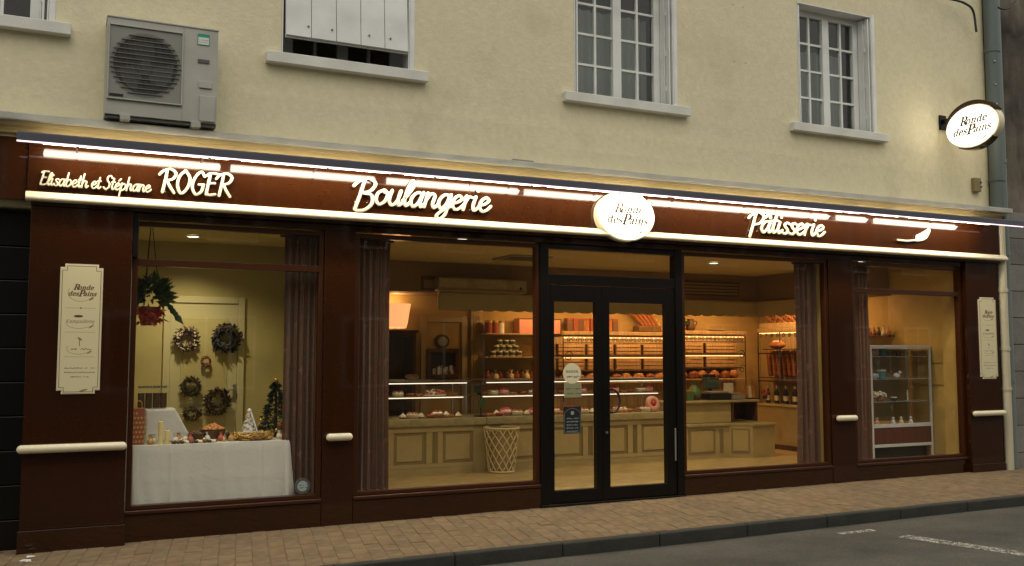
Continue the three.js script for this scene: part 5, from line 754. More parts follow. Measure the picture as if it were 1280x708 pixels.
// ------------------------------------------------------------------ valance with hidden lamps, over the shelves
const WARM = [1, 0.5, 0.16];
{
  const v = thing('shelf_valance', 'pale scalloped valance board over the lit bread shelves', 'valance', [0, 0, 0]);
  const scallop = (L, y0, y1) => { const s = new THREE.Shape(), n = Math.round(L / 0.22); s.moveTo(0, y1); s.lineTo(0, y0); for (let k = 0; k < n; k++) { const a = L * k / n, b = L * (k + 1) / n; s.quadraticCurveTo((a + b) / 2, y0 - 0.05, b, y0); } s.lineTo(L, y1); return flat(s, 0.025); };
  const x0 = 4.75, x1 = 10.35, y0 = 2.25, y1 = 2.479;
  part('front_board', scallop(x1 - x0, y0, y1).translate(x0, 0, -3.395), M.wallOlive, v);
  part('side_board', scallop(2.04, y0, y1).rotateY(-Math.PI / 2).translate(10.35, 0, -3.37), M.wallOlive, v);
  part('moulding', [bx(x0, x1 - 0.06, y1 - 0.03, y1, -3.369, -3.34, 0.008), bx(10.29, 10.324, y1 - 0.03, y1, -3.34, -1.33, 0.008)], M.counter, v);
  for (const [a, b] of [[6.1, 7.5], [7.6, 9.0], [9.1, 10.3]]) { part('lamp_tube', tube([[a, 2.42, -3.5], [b, 2.42, -3.5]], 0.014), glow(...WARM, 3), v); const L = new THREE.RectAreaLight(new THREE.Color().setRGB(...WARM), 55, b - a, 0.05); L.position.set((a + b) / 2, 2.4, -3.5); v.add(L); L.lookAt((a + b) / 2, 1.7, -3.95); }
  { part('lamp_tube', tube([[10.44, 2.42, -3.3], [10.44, 2.42, -1.6]], 0.014), glow(...WARM, 3), v); const L = new THREE.RectAreaLight(new THREE.Color().setRGB(...WARM), 55, 1.7, 0.05); L.position.set(10.44, 2.4, -2.45); v.add(L); L.lookAt(10.95, 1.55, -2.45); }
}
// ------------------------------------------------------------------ shelves on the back wall
const zS = ZB + 0.3; // shelf fronts
const sx = (u) => at(u, 440, zS).x, sy = (v, u = 760) => at(u, v, zS).y;
{
  const yA = sy(417, 640), yB = sy(446, 640), yC = sy(477, 640), a = sx(607), b = sx(690), s = thing('sweet_shelves', 'pale wall shelves holding sweet jars beside the glass doors', 'shelves', [a, 0, ZB]); const W = b - a;
  for (const y of [yA, yB, yC]) part('shelf', bx(0, W, y - 0.02, y, 0.002, 0.3, 0.004), M.shelfWood, s); for (const x of [0.0, 0.85]) part('upright', bx(W * x, W * x + 0.02, yC - 0.5, yA - 0.021, 0.002, 0.02), M.iron, s);
  // pyramid of jars
  const jar = thing('sweet_jar', 'small white lidded jar with green band in the stacked pyramid', 'jar', [0, 0, 0], 'pyramid of jars on the sweet shelves'); part('body', lathe([[0.001, 0], [0.042, 0], [0.044, 0.01], [0.044, 0.075], [0.038, 0.082], [0.001, 0.082]], 16), M.plate, jar); part('band', lathe([[0.0448, 0.018], [0.0453, 0.02], [0.0453, 0.062], [0.0448, 0.064]], 16), M.greenJar, jar);
  let n = 0; const cx = sx(636); [[5, 0], [4, 1], [3, 2]].forEach(([m, r]) => { for (let k = 0; k < m; k++) { const pos = [cx + (k - (m - 1) / 2) * 0.107, yB + r * 0.0825, ZB + 0.2]; if (!n++) jar.position.set(...pos); else copy(jar, pos); } });
  // top shelf
  const cn = thing('biscuit_tin', 'dark round biscuit tin on the top sweet shelf', 'tin', [sx(615), yA, ZB + 0.17], 'biscuit tins on the top sweet shelf'); part('can', cyl(0.06, 0.06, 0.16, 0, 0, 0), M.terracotta, cn); part('lid', cyl(0.063, 0.063, 0.03, 0, 0.161, 0), M.gold, cn); copy(cn, [sx(622.5), yA, ZB + 0.17]); const c3 = copy(cn, [sx(630), yA, ZB + 0.17]); c3.children[0].material = M.plate; c3.userData.label = 'white round biscuit tin on the top sweet shelf'; delete c3.userData.group;
  const bxp = thing('gift_box', 'pink gift box with dark edging on the top sweet shelf', 'gift box', [sx(660), yA, ZB + 0.16], 'pink gift boxes on the shelves'); part('box', bx(-0.13, 0.13, 0, 0.23, -0.09, 0.09, 0.006), M.pink, bxp); part('edging', [bx(-0.134, -0.118, 0, 0.232, 0.0905, 0.095), bx(0.118, 0.134, 0, 0.232, 0.0905, 0.095), bx(-0.117, 0.117, 0.216, 0.232, 0.0905, 0.095)], M.brownWood, bxp); copy(bxp, [sx(694), yA, ZB + 0.16]);
  // bags of sweets
  const bag = thing('sweet_bag', 'small dark red cellophane bag of sweets tied at the neck', 'bag', [0, 0, 0], 'bags of sweets on the low sweet shelf'); part('bag', lathe([[0.001, 0], [0.04, 0.002], [0.052, 0.05], [0.04, 0.1], [0.012, 0.13], [0.03, 0.17], [0.026, 0.172]], 12), M.terracotta, bag); part('tie', new THREE.TorusGeometry(0.014, 0.006, 6, 12).rotateX(Math.PI / 2).translate(0, 0.131, 0), M.gold, bag);
  for (let k = 0; k < 12; k++) { const pos = [sx(612 + k * 6.2), yC, ZB + 0.2 + rr(-0.04, 0.04)], c = k ? copy(bag, pos, null, rr(0, 3)) : (bag.position.set(...pos), bag); if (k % 3 === 2) { c.children[0].material = M.creamCake; c.userData.label = 'small pale cellophane bag of sweets tied at the neck'; } if (k % 3 === 1 && k) { c.children[0].material = M.brownLeaf; c.userData.label = 'small brown cellophane bag of sweets tied at the neck'; } }
}
const spiral = (x, y, r, dir, z) => { const p = []; for (let i = 0; i <= 18; i++) { const t = i / 18, a = dir * t * 9 + (dir > 0 ? 0 : Math.PI); p.push([x + r * (1 - 0.8 * t) * Math.cos(a), y + r * (1 - 0.8 * t) * Math.sin(a), z]); } return tube(p, 0.0065, 44, 5); };
const bagG = capsule([-0.24, 0, 0], [0.24, 0, 0], 0.034).scale(1, 0.9, 1);
const baguetteProto = thing('baguette', 'baguette leaning in the wicker basket on the bread shelves', 'bread', [0, -50, 0], 'baguettes in the shelf basket');
part('crust', bagG, M.crust, baguetteProto); part('score', join([-0.15, -0.05, 0.05, 0.15].map((x) => capsule([x - 0.035, 0.027, -0.012], [x + 0.035, 0.027, 0.012], 0.011))), M.creamCake, baguetteProto);
let nb0 = 0;
function baguette(pos, rz, ry, label, group, mat) { const o = nb0++ ? copy(baguetteProto, pos, label, ry, group) : baguetteProto; o.position.set(...pos); o.rotation.set(0, ry, rz); if (label) o.userData.label = label; o.userData.group = group; if (mat) o.children[0].material = mat; return o; }
function breadUnit(u0, u1, label, bins, vTop) {
  const a = sx(u0), b = sx(u1), s = thing('bread_shelves', label, 'shelves', [a, 0, ZB]), W = b - a, yT = sy(vTop + 3, (u0 + u1) / 2), yF = yT - 0.07;
  part('crown', [bx(-0.01, W + 0.01, yT - 0.06, yT, 0.002, 0.33, 0.008), bx(0, W, yT - 0.085, yT - 0.061, 0.002, 0.3, 0.006)], M.shelfWood, s);
  part('back', bx(0, W, FY + 0.7, yF - 0.02, 0.002, 0.012), M.shelfWood, s);
  const r1 = yT - 0.19, r2 = yT - 0.6, h = 0.19;
  const sc = []; for (let x = 0.1; x < W - 0.05; x += 0.16) { sc.push(spiral(x, yT - 0.13, 0.036, 1, 0.3), spiral(x + 0.075, yT - 0.13, 0.036, -1, 0.3)); } part('iron_frieze', sc, M.iron, s);
  part('iron_bar', [bx(0, W, yT - 0.185, yT - 0.172, 0.293, 0.307), bx(0, W, r2 + h + 0.01, r2 + h + 0.03, 0.25, 0.28)], M.iron, s);
  for (const [y, hh] of [[r1 - h + 0.015, h - 0.02], [r2 - 0.0, h - 0.01]]) {
    part('shelf', bx(0, W, y - 0.022, y - 0.001, 0.013, 0.22, 0.004), M.brownWood, s);
    const n = bins; for (let k = 0; k < n; k++) { const x0 = W * k / n + 0.03, x1 = W * (k + 1) / n - 0.03, bin = part('bread_bin', [bx(x0, x1, y, y + hh, 0.013, 0.06)], M.brownWood, s); for (let q = 0; q < 3; q++) part('slat', bx(x0 + 0.006, x1 - 0.006, y + 0.006 + q * hh / 3, y + (q + 1) * hh / 3 - 0.006, 0.0605, 0.09, 0.004), M.binWood, bin); }
  }
  part('lamp_tube', tube([[0.03, yT - 0.1, 0.282], [W - 0.03, yT - 0.1, 0.282]], 0.01), glow(...WARM, 3), s); const L = new THREE.RectAreaLight(new THREE.Color().setRGB(...WARM), 26, W - 0.06, 0.03); L.position.set(W / 2, yT - 0.113, 0.28); s.add(L); L.lookAt(a + W / 2, yT - 0.3, ZB + 0.08); part('lamp_tube', tube([[0.03, r2 + h + 0.0, 0.262], [W - 0.03, r2 + h + 0.0, 0.262]], 0.009), glow(...WARM, 2), s); const L2 = new THREE.RectAreaLight(new THREE.Color().setRGB(...WARM), 16, W - 0.06, 0.02); L2.position.set(W / 2, r2 + h - 0.012, 0.26); s.add(L2); L2.lookAt(a + W / 2, r2 + h - 0.2, ZB + 0.08);
  const sid = []; for (const x of [0.0, W]) { sid.push(spiral(x + (x ? -0.09 : 0.09), r1 - 0.2, 0.085, x ? -1 : 1, 0.31), spiral(x + (x ? -0.08 : 0.08), r1 - 0.44, 0.075, x ? 1 : -1, 0.31), tube([[x, yT - 0.08, 0.3], [x, FY + 0.8, 0.3]], 0.009)); } part('iron_side', sid, M.iron, s);
  const yl = yT - 0.79; part('loaf_shelf', bx(0, W, yl - 0.02, yl, 0.013, 0.3, 0.004), M.shelfWood, s);
  return { a, b, yT, s, low: yl };
}
const U1 = breadUnit(704, 846, 'lit bread shelves with wooden bins and iron scrolls behind the glass doors', 4, 412);
const U2 = breadUnit(848, 932, 'lit bread shelves with wooden bins and iron scrolls behind the till', 2, 411);
{ // loaves on the lowest shelf
  const lo = thing('country_loaf', 'floury round loaf on the low bread shelf behind the counters', 'bread', [0, 0, 0], 'round loaves on the low bread shelf'); part('crust', ball(0.1, 0, 0, 0, 18).scale(1.15, 0.68, 0.95).translate(0, 0.066, 0), M.crust, lo); part('score', [-0.04, 0, 0.04].map((x) => tube([[x - 0.02, 0.118, -0.05], [x, 0.131, 0], [x + 0.02, 0.118, 0.05]], 0.008, 8)), M.creamCake, lo);
  const bt = thing('tin_loaf', 'dark oblong tin loaf on the low bread shelf behind the counters', 'bread', [0, 0, 0], 'oblong loaves on the low bread shelf'); part('crust', bx(-0.07, 0.07, 0, 0.12, -0.1, 0.1, 0.04), M.crustDark, bt); part('split', capsule([0, 0.115, -0.07], [0, 0.115, 0.07], 0.016), M.crust, bt);
  let n = 0, m = 0; for (const U of [U1, U2]) for (let x = U.a + 0.13, k = 0; x < U.b - 0.1; x += 0.215, k++) { const p = [x + rr(-0.02, 0.02), U.low, ZB + 0.17]; if (k % 3 === 1) m++ ? copy(bt, p, null, rr(-0.3, 0.3)) : bt.position.set(...p); else n++ ? copy(lo, p, null, rr(0, 3)) : lo.position.set(...p); }
}
{ // on the crown of the shelves
  const book = thing('paper_bag', 'upright brown paper bread bag on the crown of the bread shelves', 'paper bag', [0, 0, 0], 'paper bags on the bread shelf crown'); part('bag', (() => { const g = bx(-0.045, 0.045, 0, 0.2, -0.06, 0.06, 0.006); return g; })(), M.brownLeaf, book); part('fold', bx(-0.047, 0.047, 0.17, 0.205, -0.062, 0.062, 0.003), M.terracotta, book);
  let first = true; for (let k = 0; k < 9; k++) { const u = 716 + k * 7.2, pos = [sx(u), U1.yT, ZB + 0.16]; const c = first ? (book.position.set(...pos), book) : copy(book, pos, null, rr(-0.2, 0.2)); first = false; if (k % 3 === 1) { c.children[0].material = M.terracotta; c.userData.label = 'upright dark red paper bread bag on the crown of the bread shelves'; } if (k % 4 === 3) { c.children[0].material = M.crust; c.userData.label = 'upright golden paper bread bag on the crown of the bread shelves'; } }
  const bk = (u, y, x0, x1, z, label) => { const w = thing('bread_basket', label, 'basket', [sx(u), y, z]); part('weave', bx(-0.22, 0.22, 0, 0.1, -0.1, 0.1, 0.02), M.wicker, w); return w; };
  bk(815, U1.yT, 0, 0, ZB + 0.17, 'wicker basket of baguettes on the crown behind the glass doors');
  for (let k = 0; k < 5; k++) baguette([sx(808 + k * 4), U1.yT + 0.17, ZB + 0.12 + k * 0.02], -0.75 - 0.04 * k, 0.1, 'baguette leaning in the wicker basket behind the glass doors', 'baguettes in the basket behind the doors');
  const tin = thing('jug', 'dark round jug on the crown behind the till', 'jug', [sx(870), U2.yT, ZB + 0.16]); part('body', lathe([[0.001, 0], [0.06, 0], [0.085, 0.06], [0.06, 0.14], [0.05, 0.18], [0.06, 0.2]]), M.brownWood, tin); part('handle', tube([[0.06, 0.17, 0], [0.13, 0.15, 0], [0.075, 0.05, 0]], 0.009, 14), M.brownWood, tin);
  const pt = thing('plant_pot', 'leafy plant in a pot on the crown behind the till', 'plant', [sx(860), U2.yT, ZB + 0.16]); part('pot', lathe([[0.001, 0], [0.05, 0], [0.065, 0.08], [0.001, 0.08]]), M.terracotta, pt); part('foliage', leaves(60, () => { const d = rdir(); d.y = Math.abs(d.y); return [new THREE.Vector3(d.x * 0.05, 0.08 + d.y * 0.06, d.z * 0.05), d]; }, 0.06, 0.1), M.leaf, pt);
  const pl = thing('serving_dish', 'shallow pale dish on the crown behind the till', 'dish', [sx(903), U2.yT, ZB + 0.17]); part('bowl', lathe([[0.001, 0], [0.08, 0], [0.16, 0.025], [0.155, 0.03], [0.001, 0.012]]), M.plate, pl); part('foot', lathe([[0.001, 0.001], [0.05, 0.001], [0.04, 0.004]]), M.plate, pl);
}
// ------------------------------------------------------------------ bread racks along the right hand wall
{
  const X = 10.78, zA = -3.85, zB2 = -2.75, yb = (v, u = 965) => onX(u, v, X).y, r = thing('bread_rack', 'tall iron bread rack of loaves against the right hand shop wall', 'rack', [X, 0, 0]); const yT = yb(411), y1 = yb(442), y2 = yb(476), y3 = yb(503);
  part('crown', bx(-0.06, 0.29, yT - 0.06, yT, zA, zB2, 0.008), M.shelfWood, r); part('back', bx(0.27, 0.29, 0.8, yT - 0.061, zA, zB2), M.shelfWood, r);
  part('shelf', bx(-0.04, 0.268, y2 - 0.02, y2, zA, zB2, 0.003), M.brownWood, r); part('rail', [tube([[-0.05, y1, zA], [-0.05, y1, zB2]], 0.012), tube([[-0.05, y2 + 0.05, zA], [-0.05, y2 + 0.05, zB2]], 0.008), ...[zA + 0.01, (zA + zB2) / 2, zB2 - 0.01].map((z) => tube([[-0.05, 0.85, z], [-0.05, yT - 0.06, z]], 0.01))], M.iron, r);
  const sc = []; for (let z = zA + 0.08; z < zB2; z += 0.14) sc.push(spiral(0, yT - 0.12, 0.04, 1, 0).rotateY(-Math.PI / 2).translate(-0.05, 0, z)); part('iron_frieze', sc, M.iron, r);
  part('lamp_tube', tube([[-0.03, yT - 0.08, zA + 0.03], [-0.03, yT - 0.08, zB2 - 0.03]], 0.009), glow(...WARM, 3), r); { const L = new THREE.RectAreaLight(new THREE.Color().setRGB(...WARM), 24, zB2 - zA - 0.06, 0.03); L.position.set(-0.035, yT - 0.095, (zA + zB2) / 2); r.add(L); L.lookAt(X + 0.2, yT - 0.5, (zA + zB2) / 2); }  // lamp under the crown is added to brighten the loaves
  part('wide_tray', bx(-0.12, 0.1, y1 + 0.06, y1 + 0.075, zA + 0.2, zB2 - 0.2, 0.004), M.iron, r);
  let k = 0; for (let z = zA + 0.1; z < zB2 - 0.04; z += 0.12, k++) { const o = baguette([X + 0.1 + rr(-0.03, 0.03), (y1 + y2) / 2 + 0.06, z], 1.45 + rr(-0.05, 0.05), 1.57 + rr(-0.12, 0.12), 'long loaf standing upright in the iron bread rack', 'loaves standing in the bread rack', k % 3 ? M.crust : M.crustDark); o.scale.set(0.8, 1.4, 1.4); o.remove(o.children[1]); }
  const bt = thing('wine_bottle', 'dark wine bottle standing under the bread rack', 'bottle', [0, 0, 0], 'bottles under the bread rack'); part('glass', lathe([[0.001, 0], [0.037, 0], [0.038, 0.17], [0.016, 0.22], [0.014, 0.29], [0.001, 0.292]], 16), M.bottle, bt); part('paper_label', lathe([[0.0383, 0.05], [0.0388, 0.052], [0.0388, 0.13], [0.0383, 0.132]], 16), M.label, bt); part('capsule', cyl(0.0155, 0.0155, 0.05, 0, 0.245, 0, 12), M.label, bt);
  k = 0; for (let z = zA + 0.12; z < zB2 - 0.05; z += 0.11, k++) { const pos = [X + 0.05 + (k % 2) * 0.08, y3 - 0.02, z]; if (k) copy(bt, pos); else bt.position.set(...pos); }
  const cb = thing('side_cabinet', 'pale low cabinet under the bread rack', 'cabinet', [X - 0.25, FY, 0]); part('carcass', bx(0, 0.53, 0, y3 - FY - 0.05, zA, zB2 + 0.6), M.counter, cb); part('top', bx(-0.02, 0.53, y3 - FY - 0.049, y3 - FY - 0.021, zA, zB2 + 0.62, 0.006), M.counterTop, cb); part('door', bx(-0.012, -0.001, 0.08, y3 - FY - 0.1, zA + 0.75, zB2 + 0.55, 0.003), M.counter, cb); part('plinth', bx(-0.006, -0.001, 0, 0.075, zA + 0.1, zB2 + 0.58), M.brownWood, cb);
  // baskets on the crown
  const wb = thing('bread_basket', 'slanted pale crate of baguettes on top of the bread rack', 'basket', [X, yT, -3.35]); part('weave', [bx(-0.05, 0.2, 0, 0.02, -0.45, 0.5, 0.004), bx(-0.055, -0.04, 0, 0.09, -0.45, 0.5, 0.004)], M.shelfWood, wb);
  for (let q = 0; q < 7; q++) baguette([X + 0.06, yT + 0.2, -3.72 + q * 0.13], 0.62, 1.57 + 0.25, 'baguette leaning in the pale crate on top of the bread rack', 'baguettes on top of the bread rack', q % 2 ? M.crustDark : M.crust);
  const lf = thing('round_loaf', 'flat round loaf on the iron tray of the bread rack', 'bread', [X - 0.02, y1 + 0.076, -3.4]); part('crust', ball(0.16, 0, 0, 0, 20).scale(0.7, 0.4, 1).translate(0, 0.06, 0), M.crust, lf); part('score', [tube([[-0.05, 0.12, -0.05], [0, 0.127, 0], [0.05, 0.12, 0.05]], 0.008, 8)], M.creamCake, lf);
}
// ------------------------------------------------------------------ till counter
{
  const P = [[8.02, -2.5], [9.03, -2.5], [9.27, -2.26], [9.72, -2.3], [9.72, -3.1], [8.02, -3.1]], plan = (e) => new THREE.Shape(P.map(([x, z]) => new THREE.Vector2(x + (x < 8.5 ? 0 : e), -(z + (z > -2.9 ? e : 0)))));
  const t = thing('till_counter', 'low cream till counter with an angled end near the bread rack', 'counter', [0, FY, 0]);
  const up = (g, y) => g.rotateX(-Math.PI / 2).translate(0, y, 0);
  part('carcass', metricUV(up(flat(plan(0), 0.47), 0)), M.counter, t); part('worktop', metricUV(up(flat(plan(0.025), 0.035, 0.006), 0.471)), M.counterTop, t);
  part('upstand', bx(8.03, 9.2, 0.507, 0.8, -3.05, -2.66), M.counter, t); part('till_top', bx(8.0, 9.7, 0.801, 0.835, -3.08, -2.6, 0.008), M.counterTop, t); part('niche', [bx(9.21, 9.24, 0.507, 0.8, -3.05, -2.64), bx(9.66, 9.69, 0.507, 0.8, -3.05, -2.64), bx(9.241, 9.659, 0.507, 0.79, -3.05, -3.0)], M.brownWood, t);
  for (const [a, b] of [[8.12, 8.2], [8.86, 8.94]]) part('fluted_strip', [0, 0.025, 0.05].map((d) => bx(a + d, a + d + 0.014, 0.08, 0.42, -2.4995, -2.49, 0.003)), M.groove, t);
  part('panel', [bx(8.34, 8.74, 0.1, 0.4, -2.4995, -2.488, 0.004)], M.counter, t); part('panel_moulding', [bx(8.3, 8.78, 0.07, 0.095, -2.4995, -2.493), bx(8.3, 8.78, 0.405, 0.43, -2.4995, -2.493), bx(8.3, 8.335, 0.096, 0.404, -2.4995, -2.493), bx(8.745, 8.78, 0.096, 0.404, -2.4995, -2.493)], M.groove, t);
  { const p = part('angled_panel', [bx(-0.11, 0.11, 0.1, 0.4, 0.0005, 0.011, 0.004)], M.counter, t); p.position.set(9.15, 0, -2.38); p.rotation.y = -Math.PI / 4; const p2 = part('angled_moulding', [bx(-0.135, 0.135, 0.07, 0.095, 0.0005, 0.007), bx(-0.135, 0.135, 0.405, 0.43, 0.0005, 0.007), bx(-0.135, -0.115, 0.096, 0.404, 0.0005, 0.007), bx(0.115, 0.135, 0.096, 0.404, 0.0005, 0.007)], M.groove, t); p2.position.copy(p.position); p2.rotation.copy(p.rotation); }
  const top = FY + 0.836, q = (u, z = -2.85) => at(u, 490, z).x;
  const r = thing('cash_register', 'black cash register with screen on the till counter', 'cash register', [q(893), top, -2.85]); part('drawer', bx(-0.2, 0.2, 0, 0.1, -0.18, 0.16, 0.01), M.plastic, r); part('keypad', bx(-0.16, 0.16, 0.101, 0.13, -0.05, 0.14, 0.008).rotateX(0.02), M.acGrey, r); part('screen', bx(-0.15, 0.15, 0.16, 0.33, -0.1, -0.07, 0.01), M.screen, r); part('stem', bx(-0.03, 0.03, 0.101, 0.17, -0.12, -0.095), M.plastic, r); part('customer_display', bx(-0.11, 0.11, 0.32, 0.38, -0.14, -0.105, 0.008), M.plastic, r);
  const w = thing('weighing_scale', 'grey weighing scale beside the cash register', 'scale', [q(915), top, -2.82]); part('body', bx(-0.12, 0.12, 0, 0.07, -0.13, 0.13, 0.012), M.acGrey, w); part('pan', bx(-0.13, 0.13, 0.085, 0.095, -0.12, 0.12, 0.004), M.steel, w); part('column', cyl(0.03, 0.03, 0.0145, 0, 0.0705, 0), M.steel, w); part('readout', bx(-0.09, 0.09, 0.096, 0.24, -0.12, -0.1, 0.006), M.label, w);
  const g = thing('gift_hamper', 'cellophane gift hamper with dark tie on the till counter', 'hamper', [q(868), top, -2.85]); part('basket', lathe([[0.001, 0], [0.09, 0], [0.11, 0.07], [0.1, 0.07], [0.001, 0.02]]), M.wicker, g); part('wrap', lathe([[0.1, 0.06], [0.11, 0.12], [0.06, 0.2], [0.015, 0.23], [0.05, 0.28]]), M.green, g);
  const fl = thing('red_flower_pot', 'small red flower in a pot on the till counter', 'plant', [q(951), top, -2.75]); part('pot', lathe([[0.001, 0], [0.035, 0], [0.045, 0.06], [0.001, 0.06]]), M.plastic, fl); part('flowers', leaves(50, () => { const d = rdir(); d.y = Math.abs(d.y); return [new THREE.Vector3(d.x * 0.03, 0.06 + d.y * 0.05, d.z * 0.03), d]; }, 0.03, 0.05), M.red, fl);
  const bb = thing('leaflet_rack', 'leaflet rack with cream and red leaflets on the till counter', 'rack', [q(936), top, -2.8]); part('frame', bx(-0.1, 0.1, 0, 0.02, -0.06, 0.06), M.iron, bb); for (let k = 0; k < 3; k++) part('leaflet', bx(-0.095 + k * 0.065, -0.04 + k * 0.065, 0.0205, 0.2, -0.012, 0.0, 0).rotateX(-0.12), [M.crust, M.label, M.crust][k], bb);
  const gb = thing('green_box', 'green sweets box at the end of the till counter by the doors', 'box', [q(856), top, -2.75]); part('box', bx(-0.06, 0.06, 0, 0.13, -0.05, 0.05, 0.004), M.green, gb); part('lid', bx(-0.063, 0.063, 0.131, 0.155, -0.053, 0.053, 0.004), M.gold, gb);
}
// ------------------------------------------------------------------ glass cabinet in the last window
{
  const zf = -0.55, x0 = at(1088, 430, zf).x, x1 = XR - 0.06, c = thing('glass_cabinet', 'aluminium framed glass display cabinet in the last shop window', 'cabinet', [x0, FY, zf]), W = x1 - x0, H = 1.64, D = 0.42, b0 = at(1125, 555, zf).y - FY, b1 = at(1125, 534, zf).y - FY;
  const P = (x, z) => bx(x, x + 0.03, 0, H, z, z + 0.03, 0.004);
  part('frame', [P(0, -0.03), P(W - 0.03, -0.03), P(0, -D), P(W - 0.03, -D), bx(0.031, W - 0.031, H - 0.045, H, -0.03, 0, 0.004), bx(0.031, W - 0.031, b1 - 0.005, b1 + 0.045, -0.03, 0, 0.004), bx(0.031, W - 0.031, b0 - 0.04, b0, -0.03, 0, 0.004), bx(0.031, W - 0.031, H - 0.03, H - 0.001, -D, -0.031)], M.aluPaint, c);
  part('base_panel', bx(0.031, W - 0.031, b0 + 0.001, b1 - 0.006, -0.02, -0.008), M.mahogany, c); part('deck', bx(0.031, W - 0.031, b1 - 0.004, b1 + 0.012, -D + 0.031, -0.031), M.counterTop, c); part('shade_block', bx(0.031, W - 0.031, 0, b0 - 0.041, -D + 0.03, -0.1), M.plastic, c); part('back_panel', bx(0.031, W - 0.031, b1 + 0.05, H - 0.05, -D + 0.002, -D + 0.01), M.counter, c);  // black block below the base panel stands in for shade in the open underside
  const g = part('front_glass', new THREE.PlaneGeometry(W - 0.06, H - b1 - 0.09), M.glass, c); g.position.set(W / 2, (H + b1) / 2, -0.014);
  const sh = [0.3, 0.58, 0.86].map((t) => b1 + (H - b1) * t); for (const y of sh) part('glass_shelf', bx(0.032, W - 0.032, y, y + 0.008, -D + 0.04, -0.06), M.acGrey, c);
  const it = (name, label, cat, u, lv, build) => { const y = FY + (lv < 0 ? b1 + 0.0125 : sh[lv] + 0.0085), o = thing(name, label, cat, [at(u, 480, zf - 0.15).x, y, zf - 0.16]); build(o); };
  const tin = (o, m) => { part('can', bx(-0.05, 0.05, 0, 0.1, -0.035, 0.035, 0.008), m, o); part('lid', bx(-0.053, 0.053, 0.101, 0.122, -0.038, 0.038, 0.005), M.label, o); };
  it('tea_tin', 'teal tea tin on the upper shelf of the glass cabinet', 'tin', 1105, 2, (o) => tin(o, M.teal2)); it('tea_tin', 'teal tea tin on the middle shelf of the glass cabinet', 'tin', 1103, 1, (o) => tin(o, M.teal2));
  it('china_cup', 'pink china cup on the upper shelf of the glass cabinet', 'cup', 1095, 2, (o) => { part('bowl', lathe([[0.001, 0], [0.025, 0], [0.05, 0.05], [0.052, 0.07], [0.047, 0.07], [0.001, 0.01]]), M.pink, o); part('handle', new THREE.TorusGeometry(0.02, 0.005, 6, 14).translate(0.06, 0.04, 0), M.pink, o); });
  it('china_cup', 'white china cup on the middle shelf of the glass cabinet', 'cup', 1094, 1, (o) => { part('bowl', lathe([[0.001, 0], [0.025, 0], [0.05, 0.05], [0.052, 0.07], [0.047, 0.07], [0.001, 0.01]]), M.plate, o); part('handle', new THREE.TorusGeometry(0.02, 0.005, 6, 14).translate(0.06, 0.04, 0), M.plate, o); });
  it('china_bird', 'white and brown china bird on the middle shelf of the glass cabinet', 'ornament', 1122, 1, (o) => { part('body', ball(0.045, 0, 0.045, 0, 14).scale(1.4, 0.9, 0.8), M.plate, o); part('head', ball(0.024, 0.065, 0.085, 0, 10), M.plate, o); part('tail', cyl(0.004, 0.022, 0.08, 0, 0, 0, 8).rotateZ(1.1).translate(-0.05, 0.05, 0), M.crustDark, o); });
  it('flower_posy', 'yellow dried flower posy on the lowest shelf of the glass cabinet', 'flowers', 1100, 0, (o) => { part('pot', lathe([[0.001, 0], [0.035, 0], [0.05, 0.05], [0.001, 0.05]]), M.terracotta, o); part('flowers', join(Array.from({ length: 34 }, () => new THREE.IcosahedronGeometry(0.018, 0).translate(rr(-0.1, 0.1), 0.06 + rr(0, 0.07), rr(-0.05, 0.05)))), M.creamCake, o); });
  it('ribbon_box', 'small brown ribboned box on the upper shelf of the glass cabinet', 'box', 1128, 2, (o) => { part('box', bx(-0.05, 0.05, 0, 0.06, -0.04, 0.04, 0.004), M.brownWood, o); part('ribbon', [bx(-0.051, 0.051, 0.0, 0.061, -0.008, 0.008)], M.gold, o); });
  it('candle_holder', 'pale glass candle holder on the lowest shelf of the glass cabinet', 'candle holder', 1135, 0, (o) => { part('foot', lathe([[0.001, 0], [0.03, 0], [0.01, 0.012], [0.008, 0.07], [0.025, 0.08], [0.001, 0.08]]), M.plate, o); part('candle', cyl(0.01, 0.01, 0.07, 0, 0.08, 0), M.candle, o); });
  it('china_bowl', 'green china bowl on the lowest shelf of the glass cabinet', 'bowl', 1118, 0, (o) => { part('bowl', lathe([[0.001, 0], [0.03, 0], [0.06, 0.045], [0.056, 0.046], [0.001, 0.01]]), M.green, o); part('sweets', join(Array.from({ length: 9 }, (_, i) => new THREE.IcosahedronGeometry(0.015, 1).translate(0.028 * Math.cos(i * 2.4), 0.045, 0.028 * Math.sin(i * 2.4)))), M.creamCake, o); });
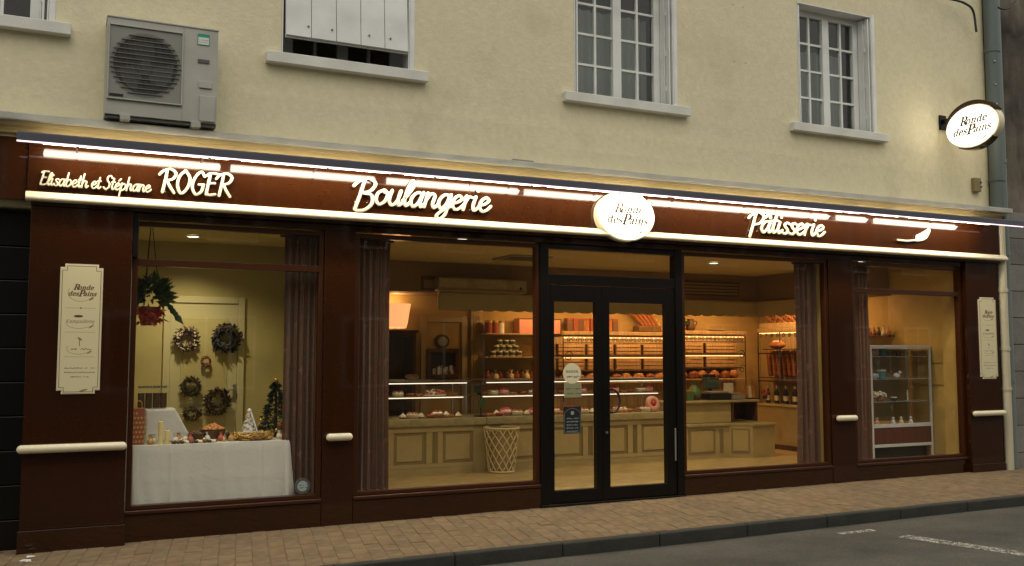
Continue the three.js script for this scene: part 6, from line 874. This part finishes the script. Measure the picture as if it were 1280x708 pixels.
  for (const [u, w] of [[1096, 'pink'], [1116, 'plate'], [1126, 'creamCake'], [1138, 'plate']]) it('sugar_figure', { pink: 'small pink sugar figure on the floor of the glass cabinet', plate: 'small white sugar figure on the floor of the glass cabinet', creamCake: 'small cream sugar figure on the floor of the glass cabinet' }[w], 'figure', u, -1, (o) => { part('body', lathe([[0.001, 0], [0.035, 0], [0.03, 0.05], [0.015, 0.075], [0.001, 0.08]]), M[w], o); part('head', ball(0.021, 0, 0.092, 0, 10), M[w], o); if (w === 'plate') o.userData.group = 'white sugar figures'; });
}
// shelf with lit ornaments on the right hand wall above the cabinet
{ const X = XR, p = onX(1098, 420, X), s = thing('wall_shelf', 'small wall shelf of trinkets glowing orange above the glass cabinet', 'shelf', [X, p.y, p.z]); part('board', bx(-0.2, -0.001, -0.02, 0, -0.4, 0.35, 0.004), M.brownWood, s); for (let k = 0; k < 8; k++) part('trinket', lathe([[0.001, 0], [0.03, 0], [0.035, 0.05], [0.012, 0.09], [0.018, 0.12]], 12).translate(-0.1, 0.0005, -0.34 + k * 0.09), [M.crust, M.choc, M.creamCake, M.orange][k % 4], s); }

// ------------------------------------------------------------------ the street's other side, mirrored faintly in the glass
{
  const oh = (x0, x1, H, col, label) => {
    const h = thing('opposite_house', label, 'house', [x0, -0.3, 11.6]), W = x1 - x0, m = std(...col, 0.95, { map: stuccoMap, bumpMap: stuccoBump, bumpScale: 0.004 });
    part('wall', bx(0, W, 0, H, 0, 6), m, h); part('roof', [bx(-0.05, W + 0.05, H + 0.001, H + 0.25, -0.35, 6)], M.zinc, h);
    for (let f = 0; f < 2; f++) for (let x = 1.0; x < W - 1.2; x += 2.4) { const y = f ? 4.3 : 1.2, w = part('window', bx(x, x + 1.05, y, y + 1.55, -0.03, -0.002), M.whitePaint, h); part('pane', bx(x + 0.06, x + 0.5, y + 0.06, y + 1.49, -0.036, -0.031), M.plastic, w); part('pane', bx(x + 0.55, x + 0.99, y + 0.06, y + 1.49, -0.036, -0.031), M.plastic, w); }
  };
  oh(-16, -5.5, 7.4, [0.17, 0.15, 0.12], 'dull brown rendered house across the street'); oh(-5.45, 4.6, 8.0, [0.15, 0.14, 0.12], 'grey rendered house facing the bakery across the street'); oh(4.65, 14.5, 7.2, [0.19, 0.16, 0.115], 'ochre rendered house across the street'); oh(14.55, 27, 7.8, [0.15, 0.135, 0.115], 'dark grey rendered house at the far end across the street');
}

renderer.render(scene, camera);
